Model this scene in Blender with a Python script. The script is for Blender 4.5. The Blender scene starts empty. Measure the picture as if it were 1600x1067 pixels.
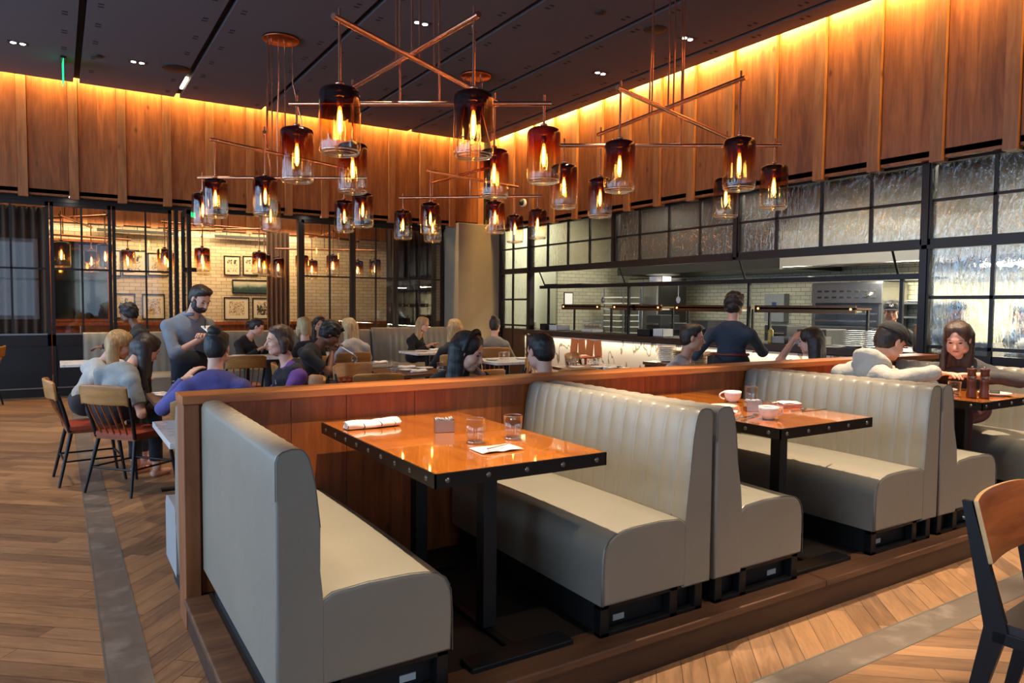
import bpy, bmesh, math, random
import numpy as np
from mathutils import Vector, Matrix, Quaternion
random.seed(7)
C = bpy.context.scene.collection
PI = math.pi

class MB:
    """collects shapes and links them as one mesh object"""
    def __init__(s):
        s.v = []; s.f = []; s.m = []; s.sm = []; s.cur = 0; s.smooth = False
    def add(s, vs, fs, smooth=None):
        b = len(s.v); s.v += [tuple(p) for p in vs]
        for f in fs:
            s.f.append([b+i for i in f]); s.m.append(s.cur); s.sm.append(s.smooth if smooth is None else smooth)
        return s
    def box(s, x0, x1, y0, y1, z0, z1):
        if x0 > x1: x0, x1 = x1, x0
        if y0 > y1: y0, y1 = y1, y0
        if z0 > z1: z0, z1 = z1, z0
        vs = [(x, y, z) for x in (x0, x1) for y in (y0, y1) for z in (z0, z1)]
        return s.add(vs, [(0,1,3,2),(4,6,7,5),(0,4,5,1),(2,3,7,6),(0,2,6,4),(1,5,7,3)], False)
    def obox(s, c, size, rot=None):
        hx, hy, hz = size[0]/2, size[1]/2, size[2]/2
        M = rot if rot is not None else Matrix.Identity(3)
        vs = [Vector(c)+M @ Vector((x, y, z)) for x in (-hx, hx) for y in (-hy, hy) for z in (-hz, hz)]
        return s.add(vs, [(0,1,3,2),(4,6,7,5),(0,4,5,1),(2,3,7,6),(0,2,6,4),(1,5,7,3)], False)
    def cyl(s, a, b, r0, r1=None, n=12, cap=True):
        r1 = r0 if r1 is None else r1
        a = Vector(a); b = Vector(b); d = (b-a).normalized()
        u = d.orthogonal().normalized(); w = d.cross(u)
        vs = []
        for P, r in ((a, r0), (b, r1)):
            for i in range(n):
                t = 2*PI*i/n; vs.append(P+u*(r*math.cos(t))+w*(r*math.sin(t)))
        s.add(vs, [(i, (i+1) % n, n+(i+1) % n, n+i) for i in range(n)], True)
        if cap: s.add(vs, [tuple(range(n-1, -1, -1)), tuple(range(n, 2*n))], False)
        return s
    def tube(s, pts, r, n=8, closed=False):
        pts = [Vector(p) for p in pts]; N = len(pts)
        rs = r if isinstance(r, (list, tuple)) else [r]*N
        vs = []; up = None
        for i, P in enumerate(pts):
            A = pts[i-1] if (i > 0 or closed) else P; B = pts[(i+1) % N] if (i < N-1 or closed) else P
            d = (B-A).normalized()
            if up is None: up = d.orthogonal().normalized()
            up = (up-d*up.dot(d))
            up = up.normalized() if up.length > 1e-6 else d.orthogonal().normalized()
            w = d.cross(up)
            for k in range(n):
                t = 2*PI*k/n; vs.append(P+up*(rs[i]*math.cos(t))+w*(rs[i]*math.sin(t)))
        fs = []
        for i in range(N if closed else N-1):
            j = (i+1) % N
            for k in range(n):
                fs.append((i*n+k, i*n+(k+1) % n, j*n+(k+1) % n, j*n+k))
        s.add(vs, fs, True)
        if not closed: s.add(vs, [tuple(range(n-1, -1, -1)), tuple(range((N-1)*n, N*n))], False)
        return s
    def lathe(s, prof, n=24, c=(0,0,0)):
        vs = []; fs = []; c = Vector(c)
        for r, z in prof:
            for k in range(n):
                t = 2*PI*k/n; vs.append((c.x+r*math.cos(t), c.y+r*math.sin(t), c.z+z))
        for i in range(len(prof)-1):
            for k in range(n):
                fs.append((i*n+k, i*n+(k+1) % n, (i+1)*n+(k+1) % n, (i+1)*n+k))
        return s.add(vs, fs, True)
    def prism(s, poly, axis, a, b, smooth=False):
        """poly: 2D points; axis 'x','y','z': extrude from a to b"""
        n = len(poly)
        def P(q, t):
            return {'x': (t, q[0], q[1]), 'y': (q[0], t, q[1]), 'z': (q[0], q[1], t)}[axis]
        vs = [P(q, a) for q in poly]+[P(q, b) for q in poly]
        s.add(vs, [(i, (i+1) % n, n+(i+1) % n, n+i) for i in range(n)], smooth)
        s.add(vs, [tuple(range(n-1, -1, -1)), tuple(range(n, 2*n))], False)
        return s
    def grid(s, P, nu, nv, smooth=True, wrap_u=False):
        vs = [P(i, j) for i in range(nu) for j in range(nv)]
        fs = []
        for i in range(nu if wrap_u else nu-1):
            for j in range(nv-1):
                a = i*nv+j; b = ((i+1) % nu)*nv+j
                fs.append((a, b, b+1, a+1))
        return s.add(vs, fs, smooth)
    def ell(s, c, r, n=12, m=8, rot=None):
        c = Vector(c); vs = []
        for j in range(m+1):
            ph = PI*j/m
            for i in range(n):
                t = 2*PI*i/n
                q = Vector((r[0]*math.sin(ph)*math.cos(t), r[1]*math.sin(ph)*math.sin(t), r[2]*math.cos(ph)))
                if rot is not None: q = rot @ q
                vs.append(c+q)
        fs = [(j*n+i, (j+1)*n+i, (j+1)*n+(i+1) % n, j*n+(i+1) % n) for j in range(m) for i in range(n)]
        return s.add(vs, fs, True)
    def build(s, name, mats, parent=None, bevel=0, seg=2, loc=None, rot=None, solid=0, sub=0, weld=False):
        me = bpy.data.meshes.new(name)
        me.from_pydata(s.v, [], s.f)
        mats = mats if isinstance(mats, (list, tuple)) else [mats]
        for m in mats: me.materials.append(m)
        me.polygons.foreach_set('material_index', s.m)
        me.polygons.foreach_set('use_smooth', s.sm)
        bm = bmesh.new(); bm.from_mesh(me)
        if weld: bmesh.ops.remove_doubles(bm, verts=bm.verts, dist=1e-5)
        bmesh.ops.recalc_face_normals(bm, faces=bm.faces); bm.to_mesh(me); bm.free()
        o = bpy.data.objects.new(name, me); C.objects.link(o)
        if parent is not None:
            o.parent = parent; KID.setdefault(parent.name, []).append(o)
        if loc is not None: o.location = loc
        if rot is not None: o.rotation_euler = rot
        if solid:
            md = o.modifiers.new('solid', 'SOLIDIFY'); md.thickness = solid; md.offset = 0
        if bevel:
            md = o.modifiers.new('bevel', 'BEVEL'); md.width = bevel; md.segments = seg; md.limit_method = 'ANGLE'; md.angle_limit = math.radians(40)
        if sub:
            md = o.modifiers.new('sub', 'SUBSURF'); md.levels = sub; md.render_levels = sub
        return o

def tag(o, label=None, cat=None, group=None, kind=None):
    for k, v in (('label', label), ('category', cat), ('group', group), ('kind', kind)):
        if v: o[k] = v
    return o
def thing(name, label, cat, loc=(0,0,0), rz=0, group=None):
    o = bpy.data.objects.new(name, None); C.objects.link(o)
    o.location = loc; o.rotation_euler = (0, 0, rz); o.empty_display_size = .1
    return tag(o, label, cat, group)
KID = {}
def kids(o): return KID.get(o.name, [])
def dup(root, loc, rz=0, label=None, group=None):
    def cp(o, par):
        c = o.copy(); C.objects.link(c); c.parent = par
        if par is not None: KID.setdefault(par.name, []).append(c)
        for k in list(kids(o)): cp(k, c)
        return c
    r = cp(root, None); r.location = loc; r.rotation_euler = (0, 0, rz)
    if label: r['label'] = label
    if group: r['group'] = group
    return r
def struct(mb, name, mats, **k):
    o = mb.build(name, mats, **k); o['kind'] = 'structure'; return o

# ---------------------------------------------------------------- materials
class NT:
    def __init__(s, name):
        s.mat = bpy.data.materials.new(name); s.mat.use_nodes = True
        s.t = s.mat.node_tree; s.n = s.t.nodes; s.n.clear()
        s.out = s.n.new('ShaderNodeOutputMaterial')
    def node(s, typ, **k):
        nd = s.n.new(typ)
        ins = k.pop('ins', {})
        for a, b in k.items(): setattr(nd, a, b)
        for a, b in ins.items(): s.set(nd.inputs[a], b)
        return nd
    def set(s, sock, v):
        if hasattr(v, 'is_output') or isinstance(v, bpy.types.NodeSocket): s.t.links.new(v, sock)
        elif isinstance(v, (tuple, list)) and len(v) == 3 and sock.type == 'RGBA': sock.default_value = (*v, 1)
        else: sock.default_value = v
    def math(s, op, a, b=0.0, c=None, clamp=False):
        nd = s.n.new('ShaderNodeMath'); nd.operation = op; nd.use_clamp = clamp
        s.set(nd.inputs[0], a); s.set(nd.inputs[1], b)
        if c is not None: s.set(nd.inputs[2], c)
        return nd.outputs[0]
    def obj(s): return s.node('ShaderNodeTexCoord').outputs['Object']
    def pos(s): return s.node('ShaderNodeNewGeometry').outputs['Position']
    def rnd(s): return s.node('ShaderNodeNewGeometry').outputs['Random Per Island']
    def orand(s): return s.node('ShaderNodeObjectInfo').outputs['Random']
    def map(s, v, scale=(1,1,1), loc=(0,0,0), rot=(0,0,0)):
        return s.node('ShaderNodeMapping', ins={'Vector': v, 'Scale': scale, 'Location': loc, 'Rotation': rot}).outputs[0]
    def noise(s, v, scale=5, detail=4, rough=.5, dist=0):
        return s.node('ShaderNodeTexNoise', ins={'Vector': v, 'Scale': scale, 'Detail': detail, 'Roughness': rough, 'Distortion': dist}).outputs['Fac']
    def ramp(s, fac, stops):
        nd = s.node('ShaderNodeValToRGB', ins={'Fac': fac}); e = nd.color_ramp.elements
        while len(e) < len(stops): e.new(.5)
        for q, (p, c) in zip(e, stops):
            q.position = p; q.color = (*c, 1) if len(c) == 3 else c
        return nd.outputs['Color']
    def mix(s, fac, a, b, mode='MIX'):
        nd = s.n.new('ShaderNodeMix'); nd.data_type = 'RGBA'; nd.blend_type = mode
        s.set(nd.inputs[0], fac); s.set(nd.inputs[6], a); s.set(nd.inputs[7], b)
        return nd.outputs[2]
    def xyz(s, v):
        nd = s.node('ShaderNodeSeparateXYZ', ins={'Vector': v}); return nd.outputs
    def comb(s, x, y, z=0.0):
        return s.node('ShaderNodeCombineXYZ', ins={'X': x, 'Y': y, 'Z': z}).outputs[0]
    def bump(s, h, strength=.3, dist=.01):
        return s.node('ShaderNodeBump', ins={'Height': h, 'Strength': strength, 'Distance': dist}).outputs[0]
    def bsdf(s, **k):
        nd = s.node('ShaderNodeBsdfPrincipled')
        for a, b in k.items(): s.set(nd.inputs[a.replace('_', ' ')], b)
        s.t.links.new(nd.outputs[0], s.out.inputs[0]); return nd
    def surf(s, sock): s.t.links.new(sock, s.out.inputs[0]); return s.mat

def srgb(r, g, b):
    f = lambda c: c/12.92 if c <= .04045 else ((c+.055)/1.055)**2.4
    return tuple(f(x/255) for x in (r, g, b))
def plain(name, col, rough=.5, metal=0, noise=0, nscale=30, bump=0, spec=.5, **kw):
    t = NT(name)
    c = col
    ob = t.obj() if (noise or bump) else None
    if noise:
        n = t.noise(ob, nscale, 3)
        c = t.mix(n, tuple(x*(1-noise) for x in col), tuple(min(1, x*(1+noise)) for x in col))
    a = dict(Base_Color=c, Roughness=rough, Metallic=metal)
    if bump: a['Normal'] = t.bump(t.noise(ob, nscale*2, 3), bump, .005)
    b = t.bsdf(**a); b.inputs['Specular IOR Level'].default_value = spec
    return t.mat
def emit(name, col, strength):
    t = NT(name); e = t.node('ShaderNodeEmission', ins={'Color': col, 'Strength': strength})
    return t.surf(e.outputs[0])

def wood(name, dark, light, axis='z', scale=1.0, rough=.45, knots=True, coat=0, rand='island', gloss_bump=.15, var=.5):
    """grain stretched along AXIS"""
    t = NT(name); v = t.obj()
    r = t.rnd() if rand == 'island' else t.orand()
    off = t.node('ShaderNodeVectorMath', operation='SCALE', ins={0: (37.0, 91.0, 53.0), 'Scale': r}).outputs[0]
    v = t.node('ShaderNodeVectorMath', operation='ADD', ins={0: v, 1: off}).outputs[0]
    st = {'x': (.12, 1, 1), 'y': (1, .12, 1), 'z': (1, 1, .12)}[axis]
    m = t.map(v, tuple(a*scale for a in st))
    n1 = t.noise(m, 14, 6, .6, .6)
    m2 = t.map(v, tuple(a*scale*(3 if a == 1 else .5) for a in st))
    n2 = t.noise(m2, 22, 3, .6)
    k = t.math('ADD', t.math('MULTIPLY', n1, .75), t.math('MULTIPLY', n2, .25))
    col = t.ramp(k, [(.3, dark), (.52, tuple((a+b)/2 for a, b in zip(dark, light))), (.72, light)])
    hv = t.node('ShaderNodeHueSaturation', ins={'Color': col, 'Value': t.math('ADD', t.math('MULTIPLY', r, var), 1-var*.55), 'Saturation': 1.0})
    col = hv.outputs[0]
    if knots:
        vo = t.node('ShaderNodeTexVoronoi', ins={'Vector': t.map(v, tuple(a*(1 if a == 1 else 4.5) for a in st)), 'Scale': 3.6*scale})
        kn = t.ramp(vo.outputs['Distance'], [(.03, (1,1,1)), (.11, (0,0,0))])
        col = t.mix(t.math('MULTIPLY', kn, .75), col, tuple(c*.28 for c in dark))
    b = t.bsdf(Base_Color=col, Roughness=rough, Normal=t.bump(k, gloss_bump, .004))
    if coat:
        b.inputs['Coat Weight'].default_value = coat; b.inputs['Coat Roughness'].default_value = .03
    return t.mat

def planks(name, ang, w=.105, L=.9, dark=srgb(80,56,39), light=srgb(168,124,84)):
    t = NT(name); p = t.map(t.pos(), rot=(0, 0, ang)); x = t.xyz(p)
    row = t.math('FLOOR', t.math('DIVIDE', x[1], w))
    wn = t.node('ShaderNodeTexWhiteNoise', noise_dimensions='1D', ins={'W': row}).outputs['Value']
    cu = t.math('ADD', t.math('DIVIDE', x[0], L), t.math('MULTIPLY', wn, 7.3))
    cell = t.math('FLOOR', cu)
    wn2 = t.node('ShaderNodeTexWhiteNoise', noise_dimensions='2D', ins={'Vector': t.comb(row, cell)}).outputs['Value']
    fy = t.math('FRACT', t.math('DIVIDE', x[1], w)); fx = t.math('FRACT', cu)
    def edge(f, e): return t.math('MAXIMUM', t.math('LESS_THAN', f, e), t.math('GREATER_THAN', f, 1-e))
    gap = t.math('MAXIMUM', edge(fy, .016), edge(fx, .002))
    g = t.comb(t.math('MULTIPLY', x[0], .13), x[1], t.math('MULTIPLY', wn2, 40))
    n1 = t.noise(g, 26, 6, .65, 1.2); n2 = t.noise(g, 90, 3, .6)
    fl = t.noise(t.pos(), 1.3, 3)
    k = t.math('ADD', t.math('MULTIPLY', n1, .6), t.math('ADD', t.math('MULTIPLY', n2, .2), t.math('MULTIPLY', wn2, .26)))
    col = t.ramp(k, [(.28, dark), (.8, light)])
    col = t.mix(t.math('MULTIPLY', t.math('SUBTRACT', fl, .35, clamp=True), .5), col, srgb(122,104,92))
    col = t.mix(t.math('MULTIPLY', gap, .8), col, srgb(28,20,15))
    h = t.math('SUBTRACT', t.math('MULTIPLY', k, .3), gap)
    rg = t.math('ADD', .30, t.math('MULTIPLY', n1, .3))
    t.bsdf(Base_Color=col, Roughness=rg, Normal=t.bump(h, .25, .004))
    return t.mat

def tiles(name, c1, c2, mortar, plane='yz', w=.2, h=.075, rough=.18):
    t = NT(name); x = t.xyz(t.pos())
    a = {'yz': (x[1], x[2]), 'xz': (x[0], x[2])}[plane]
    br = t.node('ShaderNodeTexBrick', ins={'Vector': t.comb(a[0], a[1]), 'Color1': c1, 'Color2': c2, 'Mortar': mortar, 'Scale': 1.0, 'Mortar Size': .004, 'Brick Width': w, 'Row Height': h})
    t.bsdf(Base_Color=br.outputs['Color'], Roughness=rough, Normal=t.bump(br.outputs['Fac'], -.3, .004))
    return t.mat

def thin_glass(name, col=(1,1,1), grad=None, refl=.5, bump=None, rough=0.0, base=.045):
    """clear or tinted pane: tinted see-through plus a mirror share that grows at grazing angles"""
    t = NT(name)
    c = col
    if grad:
        z = t.xyz(t.obj())[2]
        nz = t.noise(t.map(t.obj(), (6, 6, 1)), 1.2, 2)
        f = t.math('ADD', t.math('MULTIPLY', t.math('SUBTRACT', z, grad[0]), 1/(grad[1]-grad[0])), t.math('MULTIPLY', t.math('SUBTRACT', nz, .5), .25))
        c = t.ramp(f, grad[2])
    tr = t.node('ShaderNodeBsdfTransparent', ins={'Color': c})
    gl = t.node('ShaderNodeBsdfGlossy', ins={'Roughness': rough, 'Color': (1,1,1)})
    fr = t.node('ShaderNodeLayerWeight', ins={'Blend': .5})
    if bump:
        b = t.bump(t.noise(t.map(t.obj(), bump[0]), 1.0, 3, .6), bump[1], bump[2])
        t.set(gl.inputs['Normal'], b); t.set(fr.inputs['Normal'], b)
    f = t.math('ADD', base, t.math('MULTIPLY', t.math('POWER', fr.outputs['Facing'], 4.0), refl), clamp=True)
    mx = t.node('ShaderNodeMixShader', ins={0: f, 1: tr.outputs[0], 2: gl.outputs[0]})
    return t.surf(mx.outputs[0])

M = {}
M['fascia'] = wood('cedar_cladding', srgb(106,56,26), srgb(172,104,54), 'z', 1.0, .42, var=.3)
M['batten'] = wood('pale_cedar_batten', srgb(122,72,38), srgb(184,122,72), 'z', 1.0, .42, var=.3)
M['pine'] = wood('knotty_partition_wood', srgb(110,52,20), srgb(176,96,44), 'z', 1.3, .35, var=.3)
M['cap'] = wood('partition_cap_wood', srgb(142,78,38), srgb(196,122,68), 'x', 1.2, .38, knots=False, rand='object', var=.2)
M['post'] = wood('partition_post_wood', srgb(112,64,36), srgb(158,100,60), 'z', 1.2, .4, knots=False, rand='object', var=.2)
M['table'] = wood('lacquered_table_wood', srgb(146,76,17), srgb(206,120,36), 'y', .9, .22, knots=False, coat=1.0, var=.18, gloss_bump=.03)
M['platform'] = wood('worn_platform_wood', srgb(56,36,25), srgb(112,78,54), 'x', 1.0, .45, knots=False, var=.3)
M['riser'] = wood('dark_riser_wood', srgb(38,24,18), srgb(66,44,32), 'x', 1.0, .45, knots=False, var=.3)
M['chairwood'] = wood('tan_chair_wood', srgb(140,92,42), srgb(190,136,76), 'x', 1.0, .35, knots=False, rand='object', var=.25)
M['walnut'] = wood('walnut_chair_wood', srgb(104,52,24), srgb(160,90,46), 'x', 1.2, .32, knots=False, rand='object', var=.2)
M['millwood'] = wood('pepper_mill_wood', srgb(72,30,14), srgb(128,66,34), 'z', 2, .3, knots=False, rand='object', var=.15)
M['darkwood'] = wood('dark_table_wood', srgb(70,44,28), srgb(118,80,52), 'x', 1.0, .3, knots=False, rand='object', var=.2)
M['plyedge'] = plain('plywood_edge', srgb(205,165,110), .5, noise=.15, nscale=60)
M['black'] = plain('black_steel', srgb(26,25,26), .38, .3, spec=.4)
M['blackmatte'] = plain('matt_black', srgb(16,15,15), .6)
M['band'] = plain('black_edge_band', srgb(34,30,28), .36, .4, noise=.2, nscale=20)
M['bolt'] = plain('steel_bolt', srgb(120,115,112), .3, .9)
M['frame'] = plain('bronze_window_frame', srgb(36,30,27), .42, .3)
M['copper'] = plain('polished_copper', srgb(232,168,134), .2, 1.0)
M['coppermatte'] = plain('brushed_copper', srgb(170,92,60), .32, 1.0)
M['steel'] = plain('stainless_steel', srgb(150,150,148), .3, 1.0, noise=.08, nscale=8)
M['hoodsteel'] = plain('brushed_hood_steel', srgb(150,146,138), .35, .55, noise=.1, nscale=5)
M['underfloor'] = plain('dark_booth_floor', srgb(30,22,18), .6)
M['darksteel'] = plain('dark_kitchen_steel', srgb(58,56,54), .4, .8)
M['ceiling'] = plain('dark_ceiling_paint', srgb(82,76,80), .8, noise=.05, nscale=2)
M['void'] = plain('black_slot', (.004,.004,.004), .9)
M['concrete'] = plain('board_concrete', srgb(150,138,116), .8, noise=.16, nscale=3, bump=.2)
M['white'] = plain('white_ceramic', srgb(232,226,216), .2)
M['linen'] = plain('white_napkin_cloth', srgb(228,222,214), .85, noise=.05, nscale=80, bump=.2)
M['paper'] = plain('white_paper', srgb(235,232,225), .7)
M['redseat'] = plain('red_chair_seat', srgb(150,62,40), .4)
M['darkseat'] = plain('dark_chair_seat', srgb(44,36,34), .45)
M['curtain'] = plain('brown_curtain', srgb(132,104,88), .85, noise=.12, nscale=20)
M['darkcurtain'] = plain('dark_curtain', srgb(70,58,52), .85, noise=.12, nscale=20)
M['wallpaint'] = plain('dim_wall_paint', srgb(92,84,76), .8)
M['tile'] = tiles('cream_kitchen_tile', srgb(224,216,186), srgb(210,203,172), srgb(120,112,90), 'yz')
M['brick'] = tiles('white_glazed_brick', srgb(222,204,172), srgb(205,186,152), srgb(120,100,74), 'xz', .22, .08)
M['brickside'] = tiles('white_glazed_brick_side', srgb(222,204,172), srgb(205,186,152), srgb(120,100,74), 'yz', .22, .08)
M['floor_out'] = planks('oak_floor_outer', math.radians(40))
M['floor_in'] = planks('oak_floor_inner', math.radians(-48))
M['sticker'] = plain('paper_sticker', srgb(205,205,200), .6)
M['green'] = emit('green_exit_light', srgb(20,220,140), 1.6)
def leather(name, a, b, rough=.38):
    t = NT(name); v = t.obj()
    n = t.noise(v, 3, 4); f = t.noise(v, 160, 2)
    h = t.math('ADD', t.math('MULTIPLY', t.noise(v, 7, 3), .8), t.math('MULTIPLY', f, .08))
    bs = t.bsdf(Base_Color=t.mix(n, a, b), Roughness=rough, Normal=t.bump(h, .22, .02))
    bs.inputs['Specular IOR Level'].default_value = .55
    return t.mat
M['leather'] = leather('grey_leatherette', srgb(128,123,111), srgb(142,136,123))
M['daylitvinyl'] = leather('daylit_grey_vinyl', srgb(150,154,156), srgb(164,168,170))  # pale cool tone puts the daylight on the seat into the vinyl colour
M['seam'] = plain('dark_seam', srgb(92,87,79), .6)
def slab(name):
    t = NT(name); v = t.pos(); n = t.noise(v, 4, 5, .6); m = t.noise(v, 18, 4, .6)
    st = t.math('MULTIPLY', t.math('SUBTRACT', n, .52, clamp=True), 3.0, clamp=True)
    col = t.mix(m, srgb(84,72,62), srgb(110,97,86)); col = t.mix(st, col, srgb(152,140,128))
    t.bsdf(Base_Color=col, Roughness=t.math('ADD', .35, t.math('MULTIPLY', m, .3)), Normal=t.bump(m, .2, .003))
    return t.mat
M['slab'] = slab('worn_floor_border')
def marble(name, base, vein, emi=0):
    t = NT(name); v = t.map(t.obj(), (1, 1.2, .55), rot=(.5, .3, .2))
    w = t.node('ShaderNodeTexWave', ins={'Vector': v, 'Scale': 2.2, 'Distortion': 9.0, 'Detail': 4.0, 'Detail Scale': 1.6}).outputs['Fac']
    c = t.ramp(w, [(.0, vein), (.07, base), (1, base)])
    t.bsdf(Base_Color=c, Roughness=.2); return t.mat
M['marble'] = marble('veined_white_marble', srgb(228,222,208), srgb(140,128,104))
M['marbletop'] = marble('white_marble_top', srgb(224,224,222), srgb(198,198,196))
M['greytop'] = plain('grey_table_top', srgb(120,112,104), .35, noise=.1, nscale=6)
M['tumbler'] = thin_glass('clear_drinking_glass', (.93,.94,.93), refl=.9)
M['pane'] = thin_glass('clear_window_pane', (.9,.89,.86), refl=.75)
AMB = [(.0, (.97,.93,.86)), (.36, (.94,.86,.70)), (.56, (.80,.48,.20)), (.74, (.48,.14,.04)), (.9, (.22,.04,.016)), (1., (.09,.02,.01))]
M['amber'] = thin_glass('amber_fade_glass', grad=(-.44, 0, AMB), refl=.9, bump=((70, 70, 1.2), .12, .02), base=.06)
def seeded(name):
    t = NT(name); v = t.map(t.pos(), (1, 1, .28))
    h = t.noise(v, 24, 3, .55, .8)
    bp = t.bump(h, .5, .02)
    rf = t.node('ShaderNodeBsdfRefraction', ins={'IOR': 1.13, 'Roughness': .06, 'Color': (.86,.86,.82), 'Normal': bp})
    gl = t.node('ShaderNodeBsdfGlossy', ins={'Roughness': .06, 'Normal': bp})
    fr = t.node('ShaderNodeLayerWeight', ins={'Blend': .5, 'Normal': bp})
    f = t.math('ADD', .09, t.math('MULTIPLY', t.math('POWER', fr.outputs['Facing'], 4.0), .7), clamp=True)
    mx = t.node('ShaderNodeMixShader', ins={0: f, 1: rf.outputs[0], 2: gl.outputs[0]})
    return t.surf(mx.outputs[0])
M['seeded'] = seeded('seeded_glass')
M['bulb'] = emit('bulb_filament', (1.0, .55, .16), 110)
M['bulbglow'] = emit('bulb_glow', (1.0, .60, .20), 6)
M['socket'] = plain('bulb_socket', srgb(200,120,60), .3, 1.0)
M['lampwhite'] = emit('downlight_lamp', (1.0, .93, .82), 30)
M['led'] = emit('warm_led', (1.0, .62, .2), 6)

t_ = NT('thick_glass')
g1 = t_.node('ShaderNodeBsdfTransparent', ins={'Color': (.8,.78,.74)}); g2 = t_.node('ShaderNodeBsdfGlossy', ins={'Roughness': .04, 'Color': (1,1,1)})
mx = t_.node('ShaderNodeMixShader', ins={0: .42, 1: g1.outputs[0], 2: g2.outputs[0]}); M['glassbase'] = t_.surf(mx.outputs[0])

t_ = NT('shade_rim_glass')
g1 = t_.node('ShaderNodeBsdfTransparent', ins={'Color': (.95,.88,.74)}); g2 = t_.node('ShaderNodeBsdfGlossy', ins={'Roughness': .12, 'Color': (1,.95,.86)})
M['shaderim'] = t_.surf(t_.node('ShaderNodeMixShader', ins={0: .5, 1: g1.outputs[0], 2: g2.outputs[0]}).outputs[0])
# ================================================================ the room shell
CEIL = 4.8; FZ = 3.03; XR = 7.6; YB = 13.0; XK = 7.85; YG = 13.5
XL = -5.0; YF = -4.0
SX0, SX1, SY0, SY1 = .137, .293, 1.706, 1.86       # floor border strip
f = MB()
f.box(XL, SX0, YF, 13.6, -.05, 0); f.box(SX0, XK+.2, YF, SY0, -.05, 0)
fl = struct(f, 'floor', M['floor_out'])
f = MB(); f.box(SX1, XK, SY1, 13.6, -.05, 0)
struct(f, 'floor', M['floor_in'])
f = MB()
f.box(SX0, SX1, SY0, 13.6, -.05, .001); f.box(SX1, XK+.2, SY0, SY1, -.05, .001)
struct(f, 'trim_1', M['slab'])
f = MB()
for q in (SX0, SX1): f.box(q-.004, q+.004, SY1 if q == SX1 else SY0, 13.6, -.01, .002)
for q in (SY0, SY1): f.box(SX1 if q == SY1 else SX0, XK, q-.004, q+.004, -.01, .002)
struct(f, 'trim_2', M['seam'])
f = MB(); f.box(XK, 14, -1, 14, -.05, 0); struct(f, 'floor', M['darksteel'])
f = MB(); f.box(-4, 9, 13.6, 18.6, -.05, 0); struct(f, 'floor', M['floor_out'])

# platform under the booths
f = MB(); f.box(.50, XK-.2, 2.16, 3.72, .0, .148); struct(f, 'floor', M['underfloor'])
f = MB()
f.box(.462, 3.2, 2.131, 2.30, .118, .152); f.box(3.204, XK-.2, 2.131, 2.30, .118, .152)
f.box(.462, .57, 2.302, 3.52, .118, .152)
struct(f, 'trim_3', M['platform'], bevel=.006)
f = MB(); f.box(.476, XK-.2, 2.141, 2.16, 0, .118); f.box(.476, .50, 2.16, 3.52, 0, .118)
struct(f, 'trim_4', M['riser'])

# ceiling in strips between the dark slots
slots = [.305-1.41*3, .305-1.41*2, .305-1.41, .305, 1.69, 3.05, 4.5, 5.75, 7.1]
f = MB()
xs = [XL]+slots+[XR-.14]
for i in range(len(xs)-1):
    f.box(xs[i]+(.04 if i else 0), xs[i+1]-(.04 if i < len(xs)-2 else 0), YF, YB-.14, CEIL, CEIL+.06)
struct(f, 'ceiling', M['ceiling'])
f = MB(); f.box(XL, XK+.2, YF, YG, CEIL+.32, CEIL+.4); struct(f, 'ceiling', M['void'])
f = MB()
for s_ in slots:
    f.box(s_-.045, s_+.045, YF, YB-.15, CEIL+.062, CEIL+.10)
    for k in range(-4, 19):
        y = k*.68+.3
        for sg in (-1, 1):
            yy = y+(.22 if sg > 0 else 0)
            if yy > YB-.4: continue
            for d in (0, .085):
                f.box(s_+sg*.17-.03, s_+sg*.17+.03, yy+d-.016, yy+d+.016, CEIL-.002, CEIL+.01)
struct(f, 'ceiling', M['void'])

# wooden fascias, wide boards and proud pale battens
def fascia(axis, seams, face, bot, name):
    A = MB(); B = MB()
    for i in range(len(seams)-1):
        a, b = seams[i], seams[i+1]            # a < b along the wall
        top = CEIL+.30
        g = .004; bw = .13
        if axis == 'y':     # right wall: boards face -x, batten at the low end of each unit
            mid = a+bw+(b-a-bw)*.5
            A.box(face+.02, face+.10, a+bw+g, mid, bot, top); A.box(face+.02, face+.10, mid, b-g, bot, top)
            B.box(face-.025, face+.10, a+g, a+bw, bot-.035, top)
        else:
            mid = a+(b-a-bw)*.5
            A.box(a+g, mid, face+.02, face+.10, bot, top); A.box(mid, b-bw-g, face+.02, face+.10, bot, top)
            B.box(b-bw, b-g, face-.025, face+.10, bot-.035, top)
    o = struct(A, name, M['fascia']); q = B.build('batten', M['batten'], o); return o
fascia('y', [3.235+.675*k for k in range(-9, 15)]+[YB-.02], XR, FZ, 'wall_right')
fascia('x', [-.333-.65*k for k in range(8, 0, -1)]+[-.333+.65*k for k in range(0, 13)], YB, FZ+.07, 'wall_back')
# dark soffits under the fascias
f = MB(); f.box(XR+.02, XK+.05, -3, 13.6, FZ+.03, FZ+.09); f.box(XL, XK, YB+.02, YG+.1, FZ+.10, FZ+.16)
struct(f, 'trim_5', M['blackmatte'])
f = MB(); f.box(XR+.10, XR+.2, -3, 13.6, FZ+.09, CEIL+.32); f.box(XL, XK, YB+.1, YB+.2, FZ+.16, CEIL+.32)
struct(f, 'wall_back', M['blackmatte'])
# concrete column in the far corner
f = MB(); f.box(6.83, 7.84, 12.88, 13.6, 0, FZ+.12); struct(f, 'column', M['concrete'], bevel=.01)

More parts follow.
